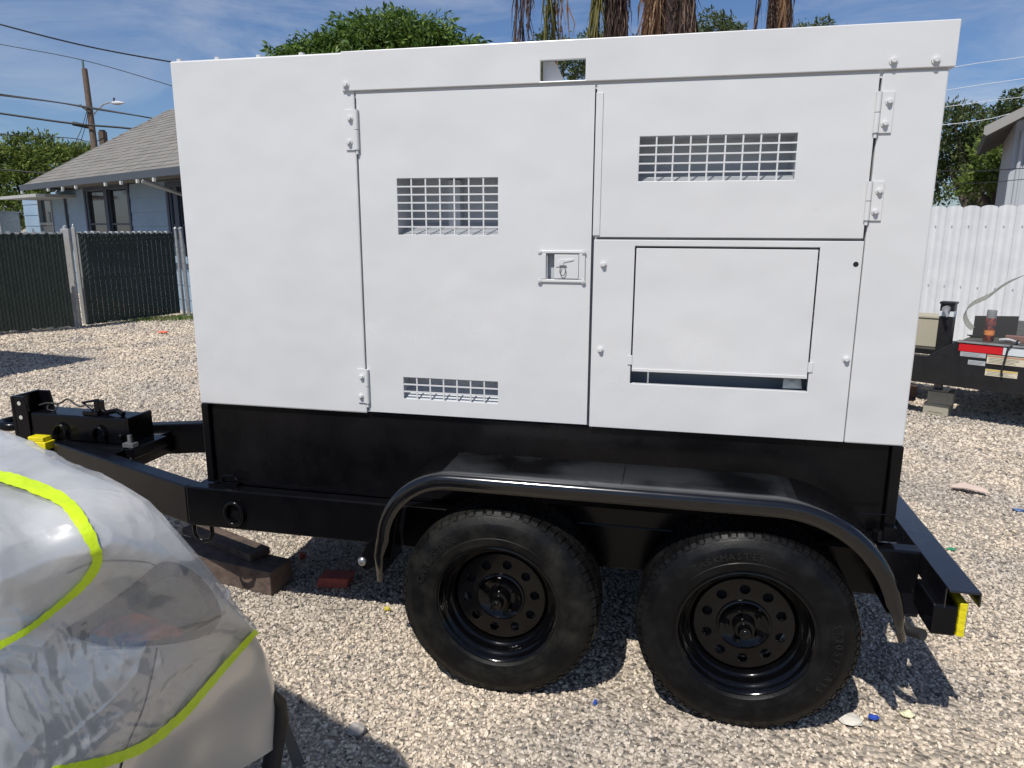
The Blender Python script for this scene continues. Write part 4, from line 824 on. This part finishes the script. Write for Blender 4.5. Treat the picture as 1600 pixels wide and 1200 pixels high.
# individual shingle courses on the near slope: joined beyond the count limit
b1=MB(); b2=MB(); S_=depth/math.cos(pitch); ce=.15; nco=int(S_/ce)
for k in range(nco):
    s0=k*ce; x0=ridge_x*(s0/S_); n=int((Lr-x0)/.33)+1; o_=R.uniform(0,.33)
    for i in range(n+1):
        xa=max(x0+.02,x0-o_+i*.33); xb=min(Lr,x0-o_+(i+1)*.33-.006)
        if xb<=xa+.02: continue
        l_=R.uniform(.012,.018); tgt=b1 if R.random()<.6 else b2
        s1=min(s0+ce*1.05,S_-.01); dx=ridge_x*((s1-s0)/S_)if xa<x0+.3 else 0
        q=[rp(xa,s0-.02,l_),rp(xb,s0-.02,l_),rp(xb,s1,l_*.4),rp(min(xa+dx,xb),s1,l_*.4),rp(xa,s0-.02,.001),rp(xb,s0-.02,.001)]
        tgt.add(q,[(0,1,2,3),(4,5,1,0),(4,0,3),(5,2,1)])
for bb_,mm in ((b1,shing),(b2,shing2)): s=bb_.build('shingles',mm,RF); s['kind']='stuff'
b=MB(); b.box(-.02,Lr,-.06,-.025,2.48,2.61); b.build('fascia_board',fascia,H)
cream=mat('pale_rafter_end',(.6,.6,.56),.6)
for px in (36,78,101,122,169,194,220,246):
    x,z=hl(px,280,-.02); b=MB(); b.box(x-.03,x+.03,-.10,-.0605,2.40,2.465); b.build('rafter_tail',cream,H)
x_c,_=hl(100,300,hang); x_l,_=hl(36,300,hang); win=[(133,203,290,360),(262,290,285,360)]
holes=[]
def wall_panel(x0,x1,z1,y,holes,nm='wall'):
    b=MB(); plate(b,x0,x1,0,z1,y,y+.12,holes); w_=b.build(nm,bluew,H)
    zz=.25
    while zz<z1-.05:     # clapboard shadow lines as real laps
        segs=[(x0,x1)]
        for h in holes:
            if h[2]-.1<zz<h[3]+.1: segs=[s for a in segs for s in ((a[0],min(a[1],h[0]-.1)),(max(a[0],h[1]+.1),a[1])) if s[1]>s[0]]
        for a,c in segs:
            b=MB(); b.add([(a,y-.003,zz+.27),(c,y-.003,zz+.27),(c,y-.014,zz),(a,y-.014,zz),(a,y-.001,zz),(c,y-.001,zz)],[(0,1,2,3),(3,2,5,4)]); b.build('siding_board',bluew,H)
        zz+=.28
    return w_
wl=[]
for px0,px1,py0,py1 in win:
    xa,_=hl(px0,310,hang); xb,_=hl(px1,310,hang); _,z1=hl((px0+px1)/2,py0,hang); wl.append((xa+.08,xb-.08,.95,z1-.08))
wall_panel(x_c,Lr-.4,2.50,hang,wl)
for i,(xa,xb,z0,z1) in enumerate(wl):
    b=MB()
    for a in ((xa-.1,xb+.1,z1,z1+.1),(xa-.1,xb+.1,z0-.1,z0),(xa-.1,xa,z0+.0005,z1-.0005),(xb,xb+.1,z0+.0005,z1-.0005)): b.box(a[0],a[1],hang-.03,hang-.0155,a[2],a[3])
    xm=(xa+xb)/2; b.box(xm-.09,xm+.09,hang-.025,hang+.02,z0+.001,z1-.001); W_=b.build('window_frame',navy,H)
    for c,d in ((xa,xm-.09),(xm+.09,xb)):
        b=MB(); b.box(c,d,hang+.05,hang+.055,z0,z1); b.build('window_pane',hglass,W_)
        b=MB(); zm=(z0+z1)/2; b.box(c,d,hang+.02,hang+.045,zm-.02,zm+.02); b.box(c,c+.04,hang+.02,hang+.045,z0,zm-.0205); b.box(c,c+.04,hang+.02,hang+.045,zm+.0205,z1); b.box(d-.04,d,hang+.02,hang+.045,z0,zm-.0205); b.box(d-.04,d,hang+.02,hang+.045,zm+.0205,z1); b.build('sash',fascia,W_)
b=MB(); xd,_=hl(276,300,hang-.2); b.tube([(xd-.15,-.05,2.44),(xd,hang-.06,2.2),(xd+.05,hang-.06,0)],.045,8); b.build('downspout',postm,H,smooth=60)
b=MB(); xd,_=hl(101,320,hang-.05); b.box(xd-.03,xd+.03,hang-.06,hang-.02,0,2.4); b.build('corner_conduit',fascia,H)
# lean-to on the left end
yl=hang+.02
x0,_=hl(36,320,yl); x1=x_c+.1; xa,z1=hl(60,313,yl); xb,z0=hl(83,345,yl)
wall_panel(x0,x1,2.30,yl,[(xa,xb,1.0,z1)],'lean_to_wall')
b=MB(); xg0,_=hl(2,300,-.1); xg1,_=hl(58,292,-.1); b.box(xg0,xg1,-.15,1.2,2.30,2.37); b.build('lean_to_roof',postm,H)
b=MB(); b.box(xa,xb,yl+.05,yl+.055,1.0,z1); W_=b.build('window_pane',hglass,H)
b=MB(); zm=(1.0+z1)/2+.05
for a in ((xa-.05,xa,1.0,z1),(xb,xb+.05,1.0,z1),(xa,xb,zm-.03,zm+.03),(xa-.05,xb+.05,z1,z1+.05)): b.box(a[0],a[1],yl-.03,yl-.0155,a[2],a[3])
b.build('window_frame',postm,W_)
b=MB(); b.box(xa+.02,xb-.02,yl+.03,yl+.045,1.02,zm-.05); b.build('window_blind',mat('pale_blind',(.35,.34,.31),.8),W_)
# small grey unit behind the gate at the far left
P=atd(6,340,19); o=thing('metal_cabinet',(P.x,P.y,0),'grey metal cabinet top showing above the far left gate leaf','cabinet'); b=MB(); b.box(-.5,.18,-.3,.3,0,1.98); b.build('cabinet_body',galv,o,bevel=.01); b=MB(); b.box(-.52,.2,-.32,.32,1.981,2.02); b.build('cabinet_lid',galv,o)
# ------------------------------------------------------------------ utility pole, lamp and wires
PD=33; pb=atd(147,225,PD); ptop=atd(132,108,PD)
U=thing('utility_pole',(pb.x,pb.y,0),'weathered wooden utility pole leaning slightly behind the blue house','utility pole')
tx,ty_=ptop.x-pb.x,ptop.y-pb.y; k=ptop.z/(ptop.z-pb.z); polem=mat('pole_wood',(.13,.09,.065),.9,var=(8,(.08,.06,.045),.4,.7),bump=[(20,.01,4)])
b=MB(); k0=-pb.z/(ptop.z-pb.z); b.tube([(tx*k0,ty_*k0,0),(tx,ty_,ptop.z)],[.17,.12],12); b.build('pole_shaft',polem,U,smooth=60)
u0=Vector((pb.x,pb.y,0))
def rel(px,py,d=PD): return atd(px,py,d)-u0
b=MB(); b.tube([rel(131,112),rel(129,95)],.045,8); b.build('insulator_pin',mat('green_insulator',(.05,.10,.09),.4),U)
LPh=None
b=MB(); b.tube([rel(146,180),rel(152,172),rel(162,163),rel(172,160),rel(180,161)],.03,6); arm=b.build('lamp_arm',galv,U,smooth=60)
b=MB(); q=rel(184,161); b.tube([q-rt*.25,q,q+rt*.3],[.06,.10,.03],10); b.build('lamp_head',mat('pale_lamp',(.5,.5,.5),.4),arm,smooth=60)
b=MB(); q=rel(178,157); b.tube([q,q+up*.12],.04,8); b.build('photocell',cable,arm)
b=MB(); q=rel(130,196); q2=rel(143,199); b.tube([rel(114,193),q2],.09,8); b.build('splice_case',cable,U,smooth=60)
b=MB(); b.tube([rel(136,172),rel(126,165),rel(125,164)],.05,6); b.build('cable_bracket',cable,U)
def wire(pts,d,r_,label,m=cable,name='overhead_wire',ext=None,n=6,sag=1):
    P=[atd(x,y,dd) for (x,y),dd in zip(pts,d)]; O=[]
    for i in range(len(P)-1):
        g=lambda k_:P[min(max(k_,0),len(P)-1)]
        for t in range(n): O.append(cr_(g(i-1),g(i),g(i+1),g(i+2),t/n))
    O.append(P[-1]); b=MB(); b.tube(O,r_,5,False); o=b.build(name,m,None,smooth=80); tag(o,label,'wire'); return o
wire([(-80,14),(0,38),(135,72),(270,97),(420,120)],[20,20,21,22,23],.022,'topmost thick black overhead wire crossing the left sky')
wire([(-80,52),(0,69),(130,94),(265,133),(380,170)],[33,33,33,31,30],.017,'thin overhead wire running across the pole top')
wire([(-80,136),(0,147),(130,166),(245,186),(330,200)],[32.8]*5,.03,'upper of the two wires meeting the pole below the lamp arm')
wire([(-80,140),(0,149),(90,160),(145,170),(240,185),(330,205)],[32.7]*6,.03,'lower of the two wires meeting the pole below the lamp arm')
wire([(-80,166),(0,177),(114,193),(205,201),(330,218)],[32.7]*5,.045,'thick wire bundle passing the black splice case')
wire([(-80,204),(0,210),(85,214),(120,217),(140,222),(160,218)],[33]*6,.02,'lowest thin wire above the left treetops')
wire([(-80,262),(0,265),(60,270),(120,274)],[30]*4,.03,'black wire crossing before the left tree crown')
wire([(136,172),(128,200),(118,222),(112,235)],[32.8]*4,.015,'left guy cable hanging from the pole bracket')
wire([(138,170),(134,195),(126,222),(122,235)],[32.8]*4,.015,'right guy cable hanging beside the pole')
P=atd(161,215,36); o=thing('chimney_stub',(P.x,P.y,0),'dark square chimney top between pole and shingle roof','chimney'); b=MB(); b.box(-.14,.14,-.14,.14,0,P.z+.28); b.build('stack',polem,o); b=MB(); b.box(-.1,.1,-.1,.1,P.z+.281,P.z+.36); b.build('flue',cable,o)
pw=mat('pale_wire',(.75,.77,.8),.4)
wire([(1400,122),(1485,106),(1540,97),(1600,89),(1700,72)],[16]*5,.007,'uppermost pale wire in the right sky',pw)
wire([(1400,153),(1485,140),(1550,130),(1600,123),(1700,110)],[16]*5,.007,'second pale wire in the right sky',pw)
wire([(1400,178),(1485,166),(1560,156),(1620,149),(1700,140)],[16]*5,.007,'third pale wire, just above the right treetops',pw)
wire([(1400,200),(1485,194),(1545,186),(1585,176),(1700,150)],[15]*5,.007,'fourth thin pale wire crossing before the dark right tree',pw)
wire([(1400,266),(1470,267),(1530,267),(1600,263),(1700,258)],[12]*5,.008,'upper dark wire before the right tree, above the fence')
wire([(1400,285),(1470,286),(1530,286),(1600,280),(1700,270)],[12]*5,.006,'lower dark wire before the right tree, above the fence')
# ------------------------------------------------------------------ white corrugated fence and house on the right
F0=on(1450,320,'y',9.0); F1=on(1600,312,'y',8.3); fd=Vector((F1.x-F0.x,F1.y-F0.y,0)).normalized(); fz=math.atan2(fd.y,fd.x)
wf=mat('white_metal_sheet',(.66,.67,.67),.45,var=(3,(.58,.59,.60),.4,.7))
FN=thing('corrugated_fence',(F0.x-fd.x*1.2,F0.y-fd.y*1.2,0),'white corrugated metal fence with scalloped top at the right','fence',fz)
zt=F0.z-.02; pitchx=.208; npan=26
def sheet(i):
    b=MB(); x0=i*pitchx; prof=[(0,-.004),(.010,-.018),(.06,-.024),(.10,-.014),(.150,-.024),(.197,-.018),(.207,-.004)]; v=[];n=len(prof); NZ=2
    tops=[zt-.035,zt-.02,zt-.004,zt,zt-.004,zt-.02,zt-.035]
    for j,(x,y) in enumerate(prof): v+=[(x0+x,y,.03),(x0+x,y,tops[j]),(x0+x,y+.003,.03),(x0+x,y+.003,tops[j])]
    f=[]
    for j in range(n-1): a=4*j;c=4*(j+1); f+=[(a,c,c+1,a+1),(a+2,a+3,c+3,c+2),(a+1,c+1,c+3,a+3)]
    b.add(v,f); return b.build('fence_sheet',wf,FN)
for i in range(npan):
    s=sheet(i)
    for z in (zt-.28,zt-1.1):
        b=MB(); b.box(i*pitchx+.09,i*pitchx+.102,-.030,-.0225,z,z+.012); b.build('screw',galv,s)
b=MB()
for z in (.3,zt-.3,1.1): b.box(0,npan*pitchx,.004,.05,z,z+.06)
b.build('fence_rail',galv,FN)
# right house
Q=atd(1590,300,13.5); HR=thing('grey_house',(Q.x,Q.y,0),'grey board house corner with dark eave at the right picture edge','house',math.radians(-18))
grw=mat('grey_board',(.42,.44,.47),.7); 
b=MB(); b.box(-.18,4,0,3.5,0,3.62); b.build('wall',grw,HR)
for i in range(9):
    b=MB(); x=-.17+i*.2; b.box(x,x+.185,-.02,-.001,0,3.6); b.build('wall_board',grw,HR)
b=MB(); b.prism([(-.62,3.32),(1.6,4.55),(1.6,4.68),(-.66,3.44)],'y',-.55,4); b.build('roof',mat('dark_soffit',(.07,.065,.06),.8),HR)
b=MB(); b.prism([(-.68,3.33),(-.63,3.30),(1.6,4.56),(1.6,4.70),(-.68,3.46)],'y',-.60,-.551); b.build('barge_board',mat('weathered_trim',(.3,.29,.27),.7),HR)
b=MB(); b.tube([(-.05,-.06,0),(-.05,-.06,3.4)],.035,8); b.build('drain_pipe',grw,HR,smooth=60)
b=MB(); b.tube([(0,-.1,3.5),(.15,-.12,3.2),(.3,-.1,2.2),(.1,-.08,1.9)],.012,6); b.build('service_cable',cable,HR,smooth=60)
# ------------------------------------------------------------------ flatbed trailer on the right
fu=Vector((.866,-.5,0)); fv_=Vector((.5,.866,0)); P0=Vector((4.25,4.2,0))
FB=thing('flatbed_trailer',P0,'black flatbed trailer with red and white reflective tape parked at the right','trailer',math.radians(-30))
def fl(px,py,v=0):
    p=onplane(px,py,P0+fv_*v,fv_); d=p-P0; return d.dot(fu),p.z
fbm=mat('black_trailer_paint',(.010,.010,.011),.4,var=(12,(.018,.018,.019),.4,.7))
sA=fl(1496,532); sB=fl(1600,542); sC=fl(1440,597); zt_=sA[1]; zb_=fl(1520,608)[1]; s1=fl(1449,556); s0=fl(1425,556)
b=MB(); b.prism([(-2.2,zb_),(3.2,zb_),(3.2,zt_),(sA[0],zt_),(s1[0],s1[1]),(-2.2,s1[1])],'y',0,.07); b.build('side_beam',fbm,FB,bevel=.006)
b=MB(); b.box(.02,3.2,1.95,2.02,zb_,zt_); b.build('side_beam',fbm,FB)
b=MB(); b.box(sA[0]+.05,sA[0]+.13,.071,1.94,zb_+.02,zt_-.03); b.build('front_beam',fbm,FB)
for i in range(12):
    b=MB(); y=.072+i*.156; b.box(sA[0]+.03,3.2,y,y+.15,zt_-.028,zt_+R.uniform(0,.006)); b.build('deck_board',mat('deck_board_grey',(.10,.095,.085),.8,var=(9,(.05,.05,.045),.4,.7)) if i==0 else bpy.data.materials['deck_board_grey'],FB)
b=MB(); b.box(sA[0],3.2,-.012,-.0005,zt_-.012,zt_+.004); b.build('edge_trim',galv,FB)
refl=[(1498,1568,'red'),(1568,1640,'white')]
redm=mat('red_reflective',(.55,.015,.02),.35); whm=mat('white_reflective',(.62,.66,.68),.3)
for a,c,nm in refl:
    xa,_=fl(a,545); xb,_=fl(c,545); b=MB(); b.box(xa,xb-.002,-.0030,-.0006,zt_-.085,zt_-.020); b.build(nm+'_reflective_strip',redm if nm=='red' else whm,FB)
def sticker(p0,p1,mt,nm,lines,lm,hdr=None):
    xa,za=fl(*p0); xb,zb2=fl(*p1); zb2=min(za,zb2); h=za-zb2
    b=MB(); b.box(xa,xb,-.0025,-.0006,za-h,za); o=b.build(nm,mt,FB)
    for k_ in range(lines):
        z=za-h*(.30 if hdr else .12)-(h*(.62 if hdr else .8))*(k_+.5)/lines; x=xa+.02*(xb-xa)*3; xe=xb-(xb-xa)*R.uniform(.06,.3)
        b=MB(); b.box(x,xe,-.0032,-.0026,z-h*.022,z+h*.022); b.build('print_line',lm,o)
    if hdr: 
        b=MB(); b.box(xa+.003,xb-.003,-.0032,-.0026,za-h*.24,za-.003); b.build('print_header',hdr,o)
pr_d=mat('dark_print',(.06,.06,.06),.6); org=mat('orange_print',(.55,.2,.07),.6,var=(60,(.35,.3,.25),.4,.6)); slv=mat('silver_label',(.4,.42,.43),.4); cre=mat('cream_label',(.62,.56,.42),.5)
sticker((1501,549),(1540,560),slv,'silver_label',3,pr_d); sticker((1513,562),(1539,572),slv,'silver_label',3,pr_d)
sticker((1543,554),(1600,574),cre,'warning_label',4,pr_d,org); sticker((1540,576),(1589,592),cre,'warning_label',3,pr_d,mat('amber_print',(.6,.4,.05),.5))
# jack post
xj,_=fl(1477,520,.25); _,zj1=fl(1477,471,.25); wj=.055
b=MB(); b.box(xj-wj,xj+wj,.2,.31,.30,zj1-.02); J=b.build('jack_post',fbm,FB,bevel=.006)
b=MB(); b.box(xj-wj-.006,xj+wj+.006,.194,.316,zj1-.019,zj1); b.build('jack_cap',fbm,J)
b=MB(); b.box(xj-wj-.002,xj+wj+.002,.197,.313,zj1-.125,zj1-.08); b.build('white_band',whm,J)
b=MB(); b.tube([(xj,.16,zj1-.06),(xj,.13,zj1-.06),(xj+.03,.12,zj1-.12)],.014,6); b.lathe([(0,.15),(.03,.15),(.03,.198),(0,.198)],12,c=(xj,0,zj1-.06)); b.build('jack_crank',galv,J,smooth=50)
b=MB(); b.tube([(xj,.255,.33),(xj,.255,.235)],.036,12); b.box(xj-.12,xj+.10,.16,.35,.222,.234); b.build('jack_foot',steelg,J)
xk,_=fl(1480,640,.25); 
for k_,(z0,z1_) in enumerate(((.004,.108),(.110,.219))):
    p=P0+fu*(xj+.02+k_*.015)+fv_*.255; o=thing('concrete_block',(p.x,p.y,z0),('lower' if not k_ else 'upper')+' of two beige concrete blocks stacked under the flatbed trailer jack','block',math.radians(-30)+.1*k_)
    b=MB(); b.box(-.10,.10,-.10,.10,0,z1_-z0); b.build('block_body',mat('beige_block',(.36,.33,.26),.9,bump=[(90,.003,4)]) if not k_ else bpy.data.materials['beige_block'],o,bevel=.005); b=MB(); b.box(-.06,.06,-.104,-.1003,.03,z1_-z0-.03); b.build('block_face_recess',bpy.data.materials['beige_block'],o)
p=P0+fu*(xj-.22)+fv_*.30; o=thing('rusty_bracket',(p.x,p.y,0),'rusty brown bracket standing on gravel left of the concrete blocks','bracket',-.5); b=MB(); b.box(-.12,.04,-.01,.01,.10,.22); b.box(-.12,.04,-.08,.0098,.085,.0995); b.box(-.05,-.03,-.07,.06,0,.0845); b.build('bracket_plate',mat('rust_brown',(.13,.075,.05),.85),o,bevel=.002)
# things on the flatbed
def fbw(x,y,z): return P0+fu*x+fv_*y+Vector((0,0,z))
xc,_=fl(1545,525,.12); _,zc1=fl(1545,484,.12); hc=zc1-zt_-.006; q=fbw(xc,.12,zt_+.006)
o=thing('spray_can',q,'grey capped spray paint can with orange and red label standing on the flatbed','spray can')
b=MB(); b.lathe([(0,0),(.036,0),(.038,.004),(.038,hc*.73),(.033,hc*.77),(0,hc*.77)],20,'z'); b.build('can_body',mat('can_label',(.30,.07,.04),.35,var=(28,(.05,.05,.06),.45,.55)),o,smooth=40)
b=MB(); b.lathe([(.0365,hc*.74),(.0365,hc*.97),(.033,hc),(0,hc)],20,'z'); b.build('cap',mat('grey_cap',(.2,.2,.2),.4),o,smooth=40)
b=MB(); b.lathe([(.0384,.05),(.0384,.09)],20,'z'); b.build('label_band',mat('can_orange',(.6,.22,.08),.4),o,smooth=40)
xp0,_=fl(1519,528,.28); q=fbw(xp0,.28,zt_+.006); o=thing('steel_plate',q,'dark steel angle plate standing on the flatbed behind the spray can','steel plate',math.radians(8))
b=MB(); b.box(0,.36,-.004,.004,0,.185); b.box(0,.36,.0042,.09,0,.008); b.build('plate_body',mat('dark_steel_plate',(.05,.048,.045),.5),o,bevel=.001)
q=fbw(fl(1592,508,.2)[0],.2,zt_+.006); o=thing('wood_offcut',q,'short reddish wood offcut on the flatbed at the right edge','wood block',-.4); b=MB(); b.box(-.08,.12,-.04,.04,0,.05); b.build('offcut_body',mat('red_wood',(.2,.11,.09),.8),o,bevel=.003)
q=fbw(fl(1450,520,.75)[0],.75,0.55); o=thing('cardboard_box',(q.x,q.y,.55),'beige box standing behind the jack post of the flatbed trailer','box',math.radians(-25))
b=MB(); b.box(-.22,.16,-.15,.15,0,.27); b.build('box_body',mat('beige_card',(.42,.38,.28),.8),o,bevel=.004); b=MB(); b.box(-.23,.17,-.16,.16,.2705,.285); b.build('box_lid',bpy.data.materials['beige_card'],o)
b=MB(); b.tube([(.10,-.153,.12),(.12,-.17,.10),(.13,-.155,.05)],.005,6); b.build('box_handle',cable,o)
b=MB(); b.box(-1.5,.1,.45,1.2,.50,.548); b.build('front_platform',fbm,FB)
# strap
SP=[(1650,410),(1600,430),(1570,444),(1545,462),(1520,474),(1508,487),(1510,502),(1520,514)]; v=[];f=[]
PP=smoothpath(SP,6)
for i,(x,y) in enumerate(PP):
    t=i/(len(PP)-1); p=onplane(x,y,P0+fv_*(.35-.1*t),fv_); tw=-.1+1.5*max(0,math.sin(t*2.6)-.15); wd=.028; d=(fv_*math.cos(tw)+Vector((0,0,1))*math.sin(tw)+fu*.25)*wd; v+=[p-d,p+d]
for i in range(len(PP)-1): f.append((2*i,2*i+1,2*i+3,2*i+2))
b=MB(); b.add(v,f); o=b.build('webbing_strap',mat('grey_webbing',(.26,.26,.23),.8,var=(120,(.12,.12,.1),.45,.6)),None); so_=o.modifiers.new('s','SOLIDIFY'); so_.thickness=.003; tag(o,'grey webbing strap arching up from the flatbed against the white fence','strap')
xh,_=fl(1560,525,.03); pts=[fbw(xh+a*.5,.10-.12*a+.02*math.sin(9*a),zt_+.02+.01*math.sin(14*a)) for a in np.linspace(0,.3,8)]
b=MB(); b.tube(pts,.014,6); o=b.build('ratchet_hook',galv,None,smooth=50); tag(o,'small metal ratchet hook lying on the flatbed right of the spray can','hook')
pts=[fbw(fl(1596,500,.1)[0],.1,zt_+.03),fbw(fl(1590,515,.0)[0],.0,zt_+.02),fbw(fl(1578,530,0)[0],-.02,zt_-.02),fbw(fl(1572,555,0)[0],-.025,zt_-.12),fbw(fl(1566,575,0)[0],-.02,zt_-.22),fbw(fl(1567,585,0)[0],-.02,zt_-.26)]
b=MB(); b.tube(pts,.008,6); o=b.build('hanging_cord',cable,None,smooth=60); tag(o,'black cord hanging over the flatbed edge across the warning stickers','cord')
xw=2.1
b=MB(); b.lathe([(.18,.09),(.30,.10),(.335,.07),(.335,-.07),(.30,-.10),(.18,-.09)],40,closed=True); ww=b.build('wheel',rubber,None,smooth=40); ww.parent=FB; ww.location=(xw,-.16,.335); b=MB(); b.lathe([(0,-.04),(.08,-.06),(.17,-.03),(.19,-.09)],32); b.build('rim',galv,ww,smooth=40)
c=copy_tree(ww,FB,(xw,2.2,.335))
# unseen box trailer added left of the frame to cast shade into the yard
A1=on(155,561,'z',0); A0=on(0,548,'z',0); A2=on(0,588,'z',0); Ht=2.3; sh=Vector((.22,.63,0))*Ht
d1=(A0-A1).normalized(); cc=A1-sh
BT=thing('added_shade_trailer',(cc.x,cc.y,0),'unseen white box trailer added outside the left picture edge to cast shade','added shade caster',math.atan2(d1.y,d1.x))
b=MB(); b.box(0,3.4,0,2.1,.5,2.3); 
BT.rotation_euler=(0,0,math.atan2(d1.y,d1.x)); b.build('shade_trailer_body',wf,BT,bevel=.02)
b=MB(); b.box(0,3.4,0,2.1,.38,.495); b.build('chassis',fbm,BT)
b=MB(); b.lathe([(.18,.09),(.30,.10),(.335,.07),(.335,-.07),(.30,-.10),(.18,-.09)],40,closed=True); ww=b.build('wheel',rubber,None,smooth=40); ww.parent=BT; ww.location=(1.7,-.12,.335)
c=copy_tree(ww,BT,(1.7,2.22,.335))
